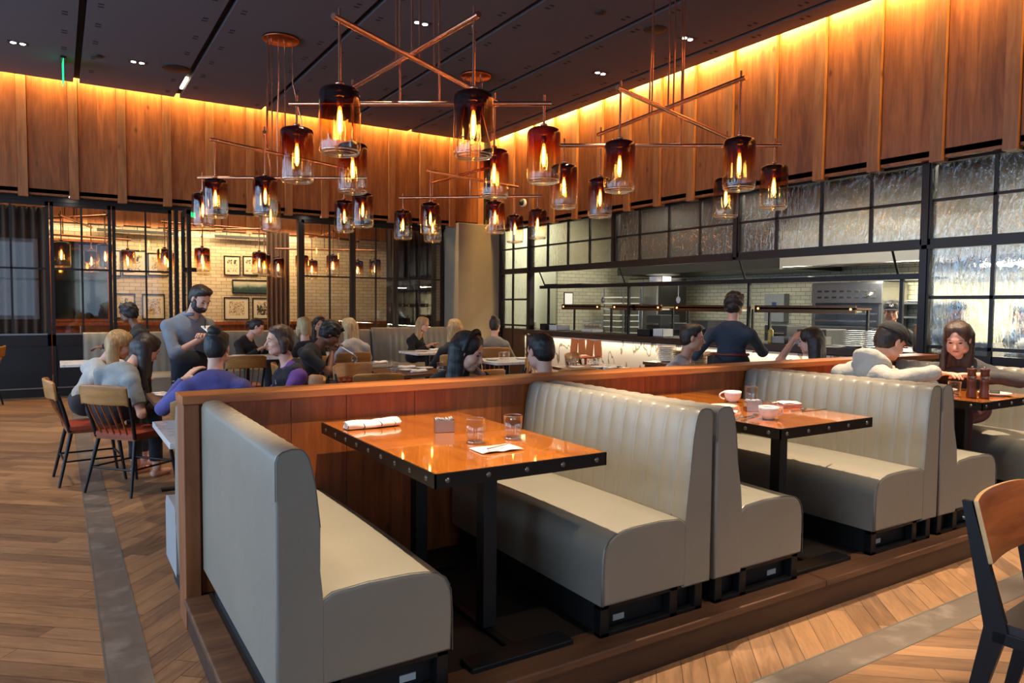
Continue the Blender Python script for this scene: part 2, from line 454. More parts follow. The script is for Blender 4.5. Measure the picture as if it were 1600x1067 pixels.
# kitchen glazing along x = XK
FR = M['frame']
Y0 = 12.87
bays = [(12.87, 11.79, [12.42]), (11.79, 9.254, [11.2, 10.56, 9.93]), (9.254, 6.704, [8.66, 8.01, 7.38]), (6.704, 4.171, [6.08, 5.44, 4.806]), (4.171, 1.62, [3.52, 2.88, 2.25]), (1.62, -.9, [.98, .36, -.27])]
ZT0, ZT1, ZTM, ZO = 2.24, 3.04, 2.64, 2.144
n = 0
for bi, (a, b, ml) in enumerate(bays):
    n += 1
    F = MB()
    ends = [a]+ml+[b]
    F.box(XK-.04, XK+.05, b+.03, a-.03, ZT1-.02, ZT1+.05)
    for m_ in ml: F.box(XK-.02, XK+.02, m_-.017, m_+.017, ZT0, ZT1)
    F.box(XK-.02, XK+.02, b, a, ZTM-.015, ZTM+.015)
    fixed = bi in (0, 4, 5)
    if fixed:
        for m_ in ml: F.box(XK-.02, XK+.02, m_-.017, m_+.017, .5, ZO)
        for z in (1.62, 1.10): F.box(XK-.02, XK+.02, b, a, z-.018, z+.018)
    o = struct(F, 'window_%d' % n, FR)
    for k in range(len(ends)-1):
        G = MB(); G.box(XK-.006, XK+.006, ends[k+1]+.01, ends[k]-.01, ZT0, ZT1)
        G.build('pane', M['seeded'], o)
        if fixed:
            G = MB(); G.box(XK-.006, XK+.006, ends[k+1]+.01, ends[k]-.01, 1.03, ZO); G.build('pane', M['seeded'], o)
F = MB()
F.box(XK-.05, XK+.06, -.9, 12.87, ZO, ZT0)
F.box(XK-.065, XK-.03, -.9, 12.87, ZO-.012, ZO+.03)
for q, z0 in ((12.87, 0), (11.79, 0), (9.254, ZT0), (6.704, ZO), (4.171, 0), (1.62, 0), (-.9, 0)):
    F.box(XK-.05, XK+.06, q-.055, q+.055, z0, ZT1+.05)
    F.box(XK-.065, XK-.045, q-.03, q+.03, z0, ZT1+.05)
struct(F, 'trim_6', FR)
F = MB(); F.box(XK+.0, XK+.06, -.9, 4.11, 0, 1.03); struct(F, 'wall_kitchen', M['frame'])

# folding glass doors to the private dining room along y = YG
def leaf(n, x0, x1, mull, open_=False):
    F = MB(); z1 = 3.06; s = .05
    F.box(x0, x0+s, YG-.03, YG+.03, 0, z1); F.box(x1-s, x1, YG-.03, YG+.03, 0, z1)
    F.box(x0, x1, YG-.03, YG+.03, z1-.06, z1); F.box(x0, x1, YG-.03, YG+.03, 0, .137)
    F.box(x0, x1, YG-.03, YG+.03, .80, .98)
    F.box(x0, x1, YG-.018, YG+.018, 2.0, 2.03)
    F.box(mull-.014, mull+.014, YG-.018, YG+.018, .98, z1)
    o = struct(F, 'door_%d' % n, FR)
    K = MB(); K.box(x0+s, x1-s, YG-.012, YG+.012, .137, .80); K.build('kick_panel', M['blackmatte'], o)
    B = MB(); B.box(x0+s, x1-s, YG-.04, YG-.02, .975, 1.0); B.box(x0+s, x1-s, YG-.04, YG-.02, .13, .15); B.build('glazing_bead', M['steel'], o)
    for a, b in ((x0+s, mull-.014), (mull+.014, x1-s)):
        for z0, zz in ((.98, 2.0), (2.03, z1-.06)):
            G = MB(); G.box(a, b, YG-.004, YG+.004, z0, zz); G.build('pane', M['pane'], o)
    return o
L = [(-1.98, -1.04, -1.5), (-1.03, -.09, -.59), (-.08, .765, .346), (.775, 1.66, 1.265), (3.86, 4.84, 4.396), (4.85, 5.73, 5.322), (5.74, 6.80, 6.259)]
for i, q in enumerate(L): leaf(i+1, *q)
F = MB()
F.box(XL, 6.85, YG-.05, YG+.06, 3.06, 3.16)
F.box(1.70, 1.76, YG-.06, YG+.06, 0, 3.06); F.box(3.79, 3.85, YG-.06, YG+.06, 0, 3.06)
F.box(XL, -1.99, YG-.03, YG+.03, 0, 3.06)
struct(F, 'trim_7', FR)
# the leaf folded open, standing square to the wall
F = MB()
F.box(1.80, 1.86, YG-.75, YG-.68, 0, 3.0); F.box(1.80, 1.86, YG-.12, YG-.06, 0, 3.0)
for z in (.0, .85, 2.94): F.box(1.80, 1.86, YG-.75, YG-.06, z, z+.09)
F.box(1.82, 1.84, YG-.75, YG-.06, 2.0, 2.03)
o = struct(F, 'door_8', FR)
G = MB(); G.box(1.826, 1.834, YG-.68, YG-.12, .94, 2.94); G.build('pane', M['pane'], o)
G = MB(); G.box(1.79, 2.0, YG-.32, YG-.27, 2.02, 2.09); G.build('door_closer', M['black'], o)

# walls out of sight that carry the daylight windows
def window_wall(name, x, ys, z0, z1, first):
    W = MB(); edges = [YF]+[v for q in ys for v in q]+[13.6]
    for i in range(0, len(edges)-1, 2): W.box(x-.2, x, edges[i], edges[i+1], 0, CEIL+.4)
    for a, b in ys: W.box(x-.2, x, a, b, 0, z0); W.box(x-.2, x, a, b, z1, CEIL+.4)
    struct(W, name, M['wallpaint'])
    for k, (a, b) in enumerate(ys):
        F = MB(); m_ = (a+b)/2
        for q in (a+.03, m_, b-.03): F.box(x-.12, x-.06, q-.03, q+.03, z0, z1)
        for z in (z0+.03, (z0+z1)/2, z1-.03): F.box(x-.12, x-.06, a, b, z-.03, z+.03)
        o = struct(F, 'window_%d' % (first+k), FR)
        for p, q in ((a, m_), (m_, b)):
            G = MB(); G.box(x-.095, x-.088, p, q, z0, z1); G.build('pane', M['pane'], o)
window_wall('wall_left', XL, [(-1.5, 1.5), (2.2, 5.2), (5.9, 8.9), (9.6, 12.6)], .7, 4.0, 11)
W = MB(); W.box(XL-.2, XK+.4, YF-.2, YF, 0, .8); W.box(XL-.2, XK+.4, YF-.2, YF, 3.8, CEIL+.4)
for a, b in ((XL-.2, -3.5), (-.5, .5), (3.5, 4.5), (7.2, XK+.4)): W.box(a, b, YF-.2, YF, .8, 3.8)
struct(W, 'wall_front', M['wallpaint'])
for k, (a, b) in enumerate(((-3.5, -.5), (.5, 3.5), (4.5, 7.2))):
    F = MB(); m_ = (a+b)/2
    for q in (a+.03, m_, b-.03): F.box(q-.03, q+.03, YF-.12, YF-.06, .8, 3.8)
    for z in (.83, 2.3, 3.77): F.box(a, b, YF-.12, YF-.06, z-.03, z+.03)
    o = struct(F, 'window_%d' % (15+k), FR)
    for p, q in ((a, m_), (m_, b)):
        G = MB(); G.box(p, q, YF-.095, YF-.088, .8, 3.8); G.build('pane', M['pane'], o)
W = MB(); W.box(XK+.06, XK+.3, YF, -.9, 0, CEIL+.4); struct(W, 'wall_right', M['wallpaint'])

# private dining room shell
PB = 17.6
W = MB(); W.box(-4, 9, PB, PB+.1, 1.0, 3.3); struct(W, 'wall_private', M['brick'])
W = MB()
for k in range(24): W.box(-4+k*.55, -4+k*.55+.545, PB-.03, PB, 0, 1.0)
struct(W, 'baseboard_private', M['pine'])
W = MB(); W.box(-4, 9, PB-.08, PB, 1.0, 1.07); struct(W, 'trim_8', M['pine'])
A = MB(); B = MB()
for k in range(20):
    x = -4+k*.65; A.box(x, x+.52, PB-.35, PB-.3, 3.12, 4.5); B.box(x+.52, x+.648, PB-.39, PB-.3, 3.09, 4.5)
o = struct(A, 'wall_private', M['fascia']); B.build('batten', M['batten'], o)
W = MB(); W.box(-4, 9, PB-.3, PB, 3.12, 3.2); struct(W, 'trim_9', M['blackmatte'])
W = MB(); W.box(-4, 9, 13.66, PB+.1, 4.4, 4.5); struct(W, 'ceiling', M['ceiling'])
W = MB(); W.box(-4.1, -4, 13.6, PB, 0, 4.5); struct(W, 'wall_private', M['wallpaint'])
W = MB(); W.box(9, 9.1, 13.6, PB, 0, 4.5); struct(W, 'wall_private', M['wallpaint'])
W = MB(); W.box(-4, 9, 13.62, 13.66, 3.2, 4.5); struct(W, 'wall_private', M['blackmatte'])
# kitchen shell
KB = 11.7
W = MB(); W.box(KB, KB+.1, -1, 13.3, 0, 3.5); struct(W, 'wall_kitchen', M['tile'])
W = MB(); W.box(XK+.06, KB, 13.2, 13.3, 0, 3.5); struct(W, 'wall_kitchen', plain('pale_kitchen_panel', srgb(222,224,205), .4))
W = MB(); W.box(XK+.06, KB, -1.1, -1, 0, 3.5); struct(W, 'wall_kitchen', M['wallpaint'])
W = MB(); W.box(XK+.1, KB+.1, -1.1, 13.3, 3.5, 3.55); struct(W, 'ceiling', plain('kitchen_ceiling', srgb(170,166,158), .7))

W = MB(); W.box(8.85, KB, 12.25, 12.33, 0, 3.5); struct(W, 'wall_kitchen', tiles('shaded_kitchen_tile', srgb(170,164,140), srgb(158,152,128), srgb(110,104,86), 'xz'))  # cream tile repeated in darker colours to stand for the unlit far end
# wooden partition behind the booths
PX0, PX1 = .47, 6.9
A = MB(); B = MB()
x = PX0+.07
wd = [.42, .28, .38, .55, .30, .36, .45, .33, .5, .28, .42, .36, .48, .31, .4, .45, .5]
for w in wd:
    x1 = min(x+w, PX1)
    A.box(x, x1-.003, 3.545, 3.56, .15, 1.04); B.box(x, x1-.003, 3.695, 3.71, 0, 1.04)
    x = x1
    if x >= PX1: break
o = struct(A, 'partition', M['pine']); B.build('back_panel', M['pine'], o)
K = MB(); K.box(PX0+.07, PX1, 3.56, 3.695, 0, 1.035); K.build('core', M['blackmatte'], o)
K = MB(); K.box(PX0-.005, PX1, 3.52, 3.735, 1.038, 1.078); K.build('cap_rail', M['cap'], o, bevel=.004)
K = MB(); K.box(PX0, PX0+.068, 3.522, 3.725, 0, 1.037); K.build('end_post', M['post'], o, bevel=.004)
# ================================================================ booths
LE = M['leather']
BY0, BY1 = 2.20, 3.525
def bench(xb, xj, xf, label, tuft, back_smooth=False):
    """xb outer back plane, xj where seat meets back, xf seat front; all world x"""
    s = 1 if xf > xb else -1
    t = thing('booth_bench', label, 'bench', (xb, BY0, .15), 0, 'grey booth benches on the platform')
    D = abs(xj-xb); W = abs(xf-xb); z0 = -.15
    L = BY1-BY0
    # backrest: channelled front
    prof = [(0,.275,0),(0,.6,0),(0,.9,0),(0,1.02,0),(.006,1.038,0),(.022,1.05,.2),(.05,1.056,.6),(.075,1.054,1),(.09,1.045,1),(.102,1.025,1),(.112,.99,1),(.124,.93,1),(.138,.8,1),(D-.008,.66,1),(D,.58,1),(D,.45,.3),(D,.275,0)]
    nch = 14 if tuft else 1; sub = 8 if tuft else 2
    ny = nch*sub+1
    def P(i, j):
        y = L*i/(ny-1); tt, z, w = prof[j]
        u = (i % sub)/sub if tuft else .5
        end = 1.0
        dep = 0 if not tuft else -.011*(1-math.sqrt(abs(math.sin(PI*u))))*w
        nx = 1 if z < 1.03 else .4; nz = 0 if z < .98 else 1
        return (s*(tt+dep*nx), y, z+z0+dep*nz*.8)
    b = MB(); b.grid(P, ny, len(prof))
    for yy in (0, L): b.add([(s*q[0], yy, q[1]+z0) for q in prof], [tuple(range(len(prof)))], True)
    b.add([(s*prof[0][0], 0, prof[0][1]+z0), (s*prof[-1][0], 0, prof[-1][1]+z0), (s*prof[-1][0], L, prof[-1][1]+z0), (s*prof[0][0], L, prof[0][1]+z0)], [(0,1,2,3)], True)
    o = b.build('backrest', LE, t, weld=True)
    md = o.modifiers.new('bevel', 'BEVEL'); md.width = .012; md.segments = 3; md.limit_method = 'ANGLE'; md.angle_limit = math.radians(55); md.harden_normals = True
    sm = MB(); pts = [(s*q[0], -.001, q[1]+z0) for q in prof[2:13]]
    sm.tube(pts, .0016, 5); sm.build('piping', M['seam'], o)
    # seat cushion, crowned, rounded nose
    sp = [(D-.01,.287),(D-.01,.56),(D+.03,.585),(D+.15,.594),(W-.16,.592),(W-.10,.586),(W-.055,.573),(W-.025,.552),(W-.008,.522),(W,.48),(W+.002,.4),(W,.287)]
    m = 9
    def Q(i, j):
        y = L*i/(m-1); tt, z = sp[j]
        cr = .008*math.sin(PI*i/(m-1)) if .5 < z else 0
        return (s*tt, y, z+cr+z0)
    b = MB(); b.grid(Q, m, len(sp))
    for yy in (0, L): b.add([(s*q[0], yy, q[1]+z0) for q in sp], [tuple(range(len(sp)))], True)
    b.add([(s*sp[0][0], 0, sp[0][1]+z0), (s*sp[-1][0], 0, sp[-1][1]+z0), (s*sp[-1][0], L, sp[-1][1]+z0), (s*sp[0][0], L, sp[0][1]+z0)], [(0,1,2,3)], True)
    o = b.build('seat', LE, t, weld=True)
    md = o.modifiers.new('bevel', 'BEVEL'); md.width = .014; md.segments = 3; md.limit_method = 'ANGLE'; md.angle_limit = math.radians(55); md.harden_normals = True
    sm = MB(); sm.tube([(s*q[0], .004, q[1]+z0+.001) for q in sp[1:9]], .0018, 5)
    sm.tube([(s*(W-.028), .0, .55+z0), (s*(W-.006), -.001, .51+z0), (s*(W), -.001, .42+z0), (s*W, -.001, .29+z0)], .0014, 5)
    sm.build('piping', M['seam'], o)
    # black base
    b = MB(); b.box(s*.04, s*(W-.03), .07, L-.05, 0, .125); b.build('plinth', M['blackmatte'], t)
    b = MB()
    for tt in (.03, D+.02, W-.05): b.box(s*tt, s*(tt+.045), .02, .065, 0, .136)
    b.box(s*.03, s*(W-.005), .02, .06, .115, .137); b.box(s*.03, s*(W-.005), .02, .06, 0, .02)
    b.build('base_frame', M['black'], t, bevel=.003)
    b = MB(); xs = s*(W-.17); b.box(xs, xs+s*.06, .066, .07, .035, .06); b.build('paper_tag', M['sticker'], t)
    return t
bench(.545, .69, 1.15, 'grey booth bench at the platform corner, smooth back turned to the aisle', True)
bench(2.448, 2.285, 1.83, 'grey channel-backed booth bench facing the front table, by its right end', True)
bench(2.472, 2.645, 3.095, 'grey booth bench backing onto the front booth, facing the table with coffee cups', True)
bench(4.352, 4.195, 3.72, 'grey channel-backed booth bench behind the table with coffee cups', True)
bench(4.372, 4.56, 5.055, 'grey booth bench where the man in the hooded sweatshirt sits', True)
bench(6.29, 6.13, 5.66, 'grey booth bench where the woman with pepper mills sits', True)

def booth_table(cx, label):
    t = thing('booth_table', label, 'table', (cx, 2.24, .15), 0, 'orange lacquered booth tables')
    hw = .385; L = 1.275; zt = .76
    b = MB()
    k = 5
    for i in range(k):
        b.box(-hw+.006+(2*hw-.012)*i/k, -hw+.006+(2*hw-.012)*(i+1)/k, .006, L-.006, zt-.045, zt)
    b.build('table_top', M['table'], t)
    b = MB()
    b.box(-hw, -hw+.006, 0, L, zt-.053, zt-.001); b.box(hw-.006, hw, 0, L, zt-.053, zt-.001)
    b.box(-hw, hw, 0, .006, zt-.053, zt-.001); b.box(-hw, hw, L-.006, L, zt-.053, zt-.001)
    b.box(-hw+.006, hw-.006, .006, L-.006, zt-.053, zt-.046)
    eb = b.build('edge_band', M['band'], t)
    bm_ = MB(); bm_.lathe([(0,.006),(.005,.0055),(.009,.003),(.0105,0)], 10)
    proto = None
    def bolt(x, y, rot):
        nonlocal proto
        if proto is None:
            proto = bm_.build('bolt', M['bolt'], eb); o = proto
        else:
            o = proto.copy(); C.objects.link(o); KID.setdefault(eb.name, []).append(o)
        o.location = (x, y, zt-.027); o.rotation_euler = rot
    for i in range(5): bolt(-hw+.05+(2*hw-.1)*i/4, 0, (PI/2, 0, 0))
    for i in range(9):
        y = .07+(L-.14)*i/8
        bolt(-hw, y, (0, -PI/2, 0)); bolt(hw, y, (0, PI/2, 0))
    for y in (.30, .96):
        b = MB(); b.box(-.032, .032, y-.032, y+.032, .02, zt-.053); b.build('column', M['blackmatte'], t, bevel=.004)
    b = MB(); b.box(-.23, .23, .0, .10, 0, .022); b.box(-.23, .23, 1.0, 1.1, 0, .022); b.box(-.018, .018, .1, 1.0, 0, .016)
    b.build('base', M['black'], t, bevel=.004)
    b = MB(); b.box(-.2, .2, .2, 1.05, zt-.075, zt-.0535); b.build('underframe', M['blackmatte'], t)
    return t
booth_table(1.485, 'orange lacquered booth table with two tumblers in the front booth')
booth_table(3.345, 'orange lacquered booth table set with two coffee cups')
booth_table(5.315, 'orange lacquered booth table with two pepper mills')
TT = .911

# ---------------------------------------------------------------- table ware builders
def tumbler(loc, label, group, r=.041, h=.098, drink=None):
    t = thing('glass_tumbler', label, 'glass', loc, random.random()*6, group)
    b = MB(); b.lathe([(0,.001),(r*.80,.001),(r*.84,.004),(r*.9,h*.4),(r,h),(r-.0022,h),(r*.9-.003,h*.4),(r*.82-.003,.014),(0,.012)], 28)
    b.build('bowl', M['tumbler'], t)
    b = MB(); b.lathe([(r*.80,.0012),(r*.86,.004),(r*.86,.009),(r*.78,.0115),(0,.0118)], 28); b.build('thick_base', M['glassbase'], t)
    rim = MB(); rim.tube([(math.cos(a*2*PI/28)*(r-.001), math.sin(a*2*PI/28)*(r-.001), h) for a in range(28)], .0016, 5, True); rim.build('rim', M['glassbase'], t)
    if drink:
        b = MB(); b.lathe([(0,.013),(r*.8,.014),(r*.95,h*.78),(0,h*.78)], 20); b.build('drink', drink, t)
    return t
M['icedtea'] = plain('amber_drink', srgb(176,104,36), .1)

def napkin_roll(loc, rz, label, group=None, l=.26, w=.085, h=.03, stripes=True):
    t = thing('rolled_napkin', label, 'napkin', loc, rz, group)
    b = MB(); n = 14; m = 16
    def P(i, j):
        u = i/(m-1)-.5; a = 2*PI*j/n
        ww = w*(.5+.06*math.sin(7*u+1)); hh = h*(.5+.07*math.sin(11*u)); e = 1 if 0 < i < m-1 else .85
        return (u*l+.004*math.sin(3*a), ww*math.cos(a)*e*(1+.1*math.sin(2*a+u*4)), hh+hh*e*math.copysign(abs(math.sin(a))**.7, math.sin(a)))
    vs = [P(i, j) for i in range(m) for j in range(n)]
    fs = [(i*n+j, (i+1)*n+j, (i+1)*n+(j+1) % n, i*n+(j+1) % n) for i in range(m-1) for j in range(n)]
    b.add(vs, fs, True); b.add(vs, [tuple(range(n)), tuple(range((m-1)*n, m*n))], False)
    b.build('cloth', M['striped'] if stripes else M['linen'], t)
    f = MB(); f.grid(lambda i, j: (-.5*l+.002+i*l/9, -w*.5+.015+j*.02, h*.72+.012*math.sin(j*.9)+.003*math.sin(i)), 10, 4); f.build('flap', M['striped'] if stripes else M['linen'], t, solid=.002)
    return t
ts = NT('white_napkin_with_stripes'); v = ts.obj(); xx = ts.xyz(v)
fr = ts.math('FRACT', ts.math('MULTIPLY', ts.math('ADD', xx[0], ts.math('MULTIPLY', xx[1], .6)), 13))
ln = ts.math('LESS_THAN', fr, .06)
ts.bsdf(Base_Color=ts.mix(ln, srgb(232,228,222), srgb(70,60,66)), Roughness=.85); M['striped'] = ts.mat

def caddy(loc, rz, label, group=None):
    t = thing('sugar_caddy', label, 'caddy', loc, rz, group)
    b = MB(); w, d, h = .045, .032, .055; th = .002
    b.box(-w, w, -d, -d+th, 0, h); b.box(-w, w, d-th, d, 0, h); b.box(-w, -w+th, -d, d, 0, h); b.box(w-th, w, -d, d, 0, h); b.box(-w, w, -d, d, 0, th)
    b.build('box', M['caddysteel'], t)
    p = MB()
    for k in range(11):
        x = -w+.007+k*.0075
        p.obox((x, 0, .034+random.uniform(-.003, .004)), (.002, .052, .058), Matrix.Rotation(random.uniform(-.06, .1), 3, 'Y'))
    p.build('sugar_packets', M['paper'], t); return t
M['caddysteel'] = plain('brushed_caddy_steel', srgb(176,160,146), .28, 1.0)

def cutlery(kind, loc, rz, label, group=None):
    t = MB()
    if kind == 'knife':
        t.prism([(-.10,-.008),(-.02,-.008),(.0,-.005),(.11,-.004),(.11,.004),(0,.005),(-.02,.009),(-.10,.009)], 'z', 0, .003)
    elif kind == 'fork':
        t.prism([(-.10,-.006),(.0,-.003),(.05,-.003),(.065,-.012),(.10,-.012),(.10,.012),(.065,.012),(.05,.003),(0,.003),(-.10,.006)], 'z', 0, .003)
    else:
        t.prism([(-.09,-.006),(.03,-.003),(.03,.003),(-.09,.006)], 'z', .002, .005); t.ell((.052,0,.006), (.027,.018,.005), 14, 6)
    o = t.build(kind, M['cutlery'], None, loc=loc, rot=(0,0,rz)); return tag(o, label, kind, group)
M['cutlery'] = plain('polished_cutlery', srgb(200,195,188), .18, 1.0)

def cup(loc, rz, label, group=None):
    t = thing('coffee_cup', label, 'cup', loc, rz, group)
    b = MB(); r = .052; h = .068
    b.lathe([(0,0),(.026,0),(.028,.004),(.04,.016),(.049,.036),(r,.055),(r,h),(r-.004,h),(r-.004,.055),(.044,.036),(.034,.016),(0,.010)], 30)
    b.build('bowl', M['white'], t)
    pts = [(r-.006+.036*math.sin(a), 0, .04-.022*math.cos(a)) for a in np.linspace(.15, PI-.15, 10)]
    b = MB(); b.tube(pts, .005, 8); b.build('handle', M['white'], t)
    b = MB(); b.lathe([(0,.05),(.046,.05)], 24); b.build('coffee', plain_coffee, t); return t
plain_coffee = plain('black_coffee', srgb(40,22,12), .1)

def saucer(loc, r, label, cat='plate', name='plate', group=None, mat=None, n=28):
    b = MB(); b.lathe([(0,.004),(r*.6,.004),(r*.68,.006),(r,.018),(r,.021),(r*.66,.010),(r*.55,.008),(0,.008)], n); b.lathe([(r*.5,0),(r*.55,.0),(r*.56,.005)], n)
    o = b.build(name, mat or M['white'], None, loc=loc); return tag(o, label, cat, group)

# front booth table
napkin_roll((1.265, 3.25, TT), .06, 'white dark-striped napkin roll on the front booth table', l=.27, w=.075, h=.035)
caddy((1.512, 2.985, TT), -.35, 'steel sugar packet caddy on the front booth table')
tumbler((1.501, 2.668, TT), 'empty tumbler beside the folded paper on the front booth table', 'tumblers on booth tables', .043, .105)
tumbler((1.689, 2.665, TT), 'empty tumbler near the bench on the front booth table', 'tumblers on booth tables', .043, .105)
b = MB(); b.grid(lambda i, j: ((i/6-.5)*.19, (j/4-.5)*.12, .003+.006*abs(math.sin(i*1.1))*(1 if j < 3 else .3)), 7, 5)
o = b.build('folded_paper', M['linen'], None, loc=(1.506, 2.50, TT), rot=(0,0,-.05), solid=.003); tag(o, 'creased white paper napkin with a straw on the front booth table', 'napkin')
b = MB(); b.tube([(-.06,0,.016),(.06,.0,.016)], .0045, 8); o = b.build('drinking_straw', plain('clear_straw', srgb(190,186,180), .3), None, loc=(1.49, 2.47, TT+.004), rot=(0,0,.35)); tag(o, 'pale straw across the paper napkin on the front booth table', 'straw')
# second booth table
cup((3.545, 3.04, TT), 2.6, 'white coffee cup by the partition, handle to the left')
tumbler((3.615, 2.955, TT), 'empty tumbler just behind the steel caddy of the coffee cup booth', None, .04, .10)
caddy((3.342, 2.72, TT), -.55, 'steel sugar caddy between the two coffee cups')
cup((3.168, 2.475, TT), -.35, 'white coffee cup near the table edge, beside the spoon')
t = thing('glass_bowl', 'low clear glass bowl behind the nearer coffee cup', 'bowl', (3.457, 2.70, TT))
b = MB(); b.lathe([(0,.001),(.03,.001),(.045,.02),(.052,.045),(.05,.045),(.042,.02),(.028,.006),(0,.006)], 24); b.build('bowl', M['tumbler'], t)
b = MB(); b.tube([(.051*math.cos(a*2*PI/24), .051*math.sin(a*2*PI/24), .045) for a in range(24)], .0018, 5, True); b.build('rim', M['glassbase'], t)
t = thing('folded_napkin', 'folded white napkin with red stripes at the bench side of the coffee cup table', 'napkin', (3.655, 2.73, TT), -.15)
b = MB()
for k in range(3): b.box(-.075+.003*k, .075-.002*k, -.05, .05-.004*k, .008*k, .008*k+.007)
b.build('cloth', M['redstripe'] if 'redstripe' in M else plain('red_striped_linen', srgb(214,160,150), .85), t, bevel=.003)
b = MB(); b.grid(lambda i, j: (-.072+.024*i, -.047+.019*j, .026+.004*math.sin(i*.9+j)), 7, 6); b.build('top_fold', M['linen'], t, solid=.003)
saucer((3.26, 2.86, TT), .075, 'small white plate behind the bench top on the coffee cup table')
b = MB(); b.grid(lambda i, j: (-.06+.02*i, -.05+.02*j, .003+.004*math.sin(i*1.3+j*.8)), 7, 6); o = b.build('paper_napkin', M['paper'], None, loc=(3.16, 2.75, TT), rot=(0,0,.5), solid=.002); tag(o, 'crumpled paper napkin at the left edge of the coffee cup table', 'napkin')
cutlery('spoon', (3.165, 2.585, TT), .2, 'shiny teaspoon beside the nearer coffee cup')
cutlery('knife', (3.04, 2.57, TT), .45, 'table knife at the left edge of the coffee cup table')
cutlery('fork', (3.075, 2.53, TT), .42, 'fork next to the table knife by the nearer coffee cup')
cutlery('spoon', (3.59, 2.60, TT), .1, 'teaspoon in front of the red striped napkin')
cutlery('knife', (3.665, 2.56, TT), -.1, 'table knife lying in front of the red striped napkin')
# third booth table
def pepper_mill(loc, label):
    t = thing('pepper_mill', label, 'pepper mill', loc)
    b = MB(); b.lathe([(0,0),(.031,0),(.031,.01),(.027,.05),(.025,.11),(.029,.138),(0,.138)], 20); b.build('body', M['millwood'], t)
    b = MB(); b.lathe([(.0285,.1385),(.0285,.1455),(0,.1455)], 20); b.build('collar', M['bolt'], t)
    b = MB(); b.lathe([(0,.146),(.028,.146),(.024,.165),(.028,.185),(.03,.196),(0,.197)], 20); b.build('cap', M['millwood'], t)
    b = MB(); b.lathe([(0,.197),(.005,.197),(.008,.205),(.006,.213),(0,.215)], 12); b.build('knob', M['cutlery'], t)
    return t
pepper_mill((5.123, 2.40, TT), 'wooden pepper mill nearer the hooded man')
pepper_mill((5.175, 2.345, TT), 'wooden pepper mill on the table corner side, beside its twin')
tumbler((5.11, 2.50, TT), 'tumbler of water near the seated couple\'s hands', None, .04, .10)
saucer((5.42, 2.39, TT), .10, 'white plate with a dark napkin beside the pepper mills')
b = MB(); b.grid(lambda i, j: (-.07+.014*i, -.03+.012*j, .024+.006*math.sin(i*1.1)), 11, 6); o = b.build('dark_napkin', M['blackmatte'], None, loc=(5.42, 2.39, TT), rot=(0,0,.4), solid=.004); tag(o, 'dark folded napkin on the white plate beside the pepper mills', 'napkin')
saucer((5.33, 2.72, TT), .12, 'white plate in front of the woman in the charcoal sweatshirt')

# ---------------------------------------------------------------- chairs
def spindle_chair(loc, rz, label, group='red-seated dining chairs'):
    """faces +y locally"""
    t = thing('dining_chair', label, 'chair', loc, rz, group)
    b = MB(); b.prism([(-.21,-.19),(.21,-.19),(.225,.20),(.16,.225),(-.16,.225),(-.225,.20)], 'z', .452, .482); b.build('seat', M['redseat'], t, bevel=.012, seg=3)
    b = MB(); b.prism([(-.2,-.185),(.2,-.185),(.215,.19),(-.215,.19)], 'z', .425, .452); b.build('seat_frame', M['walnut'], t, bevel=.004)
    for sx in (-1, 1):
        b = MB(); b.tube([(sx*.185,-.165,.43),(sx*.235,-.26,0)], [.016,.011], 10); b.build('leg', M['black'], t)
        b = MB(); b.tube([(sx*.185,.17,.43),(sx*.215,.225,0)], [.016,.011], 10); b.build('leg', M['black'], t)
        b = MB(); b.tube([(sx*.195,-.175,.44),(sx*.21,-.21,.6),(sx*.225,-.255,.77)], [.015,.014,.012], 10); b.build('back_post', M['black'], t)
    b = MB(); b.tube([(-.208,-.21,.2),(.208,-.21,.2)], .009, 8); b.tube([(-.2,.20,.2),(.2,.20,.2)], .009, 8)
    b.tube([(-.208,-.21,.2),(-.2,.2,.2)], .008, 8); b.tube([(.208,-.21,.2),(.2,.2,.2)], .008, 8); b.build('stretcher', M['black'], t)
    for k in range(5):
        x = -.13+.065*k; cv = -.05*(1-(x/.22)**2)
        b = MB(); b.tube([(x,-.185,.47),(x*1.1,-.235+cv*.5,.62),(x*1.15,-.262+cv,.74)], .008, 7); b.build('spindle', M['walnut'], t)
    b = MB(); W_ = .235
    def P(i, j):
        u = i/14*2-1; x = u*W_; y = -.262-.05*(1-u*u)-.02*j/5; z = .715+.145*j/5-(.012 if abs(u) > .95 and j in (0, 5) else 0)+.01*(1-u*u)*(j/5)
        return (x, y, z)
    b.grid(P, 15, 6); b.build('top_rail', M['chairwood'], t, solid=.022, bevel=.006)
    return t
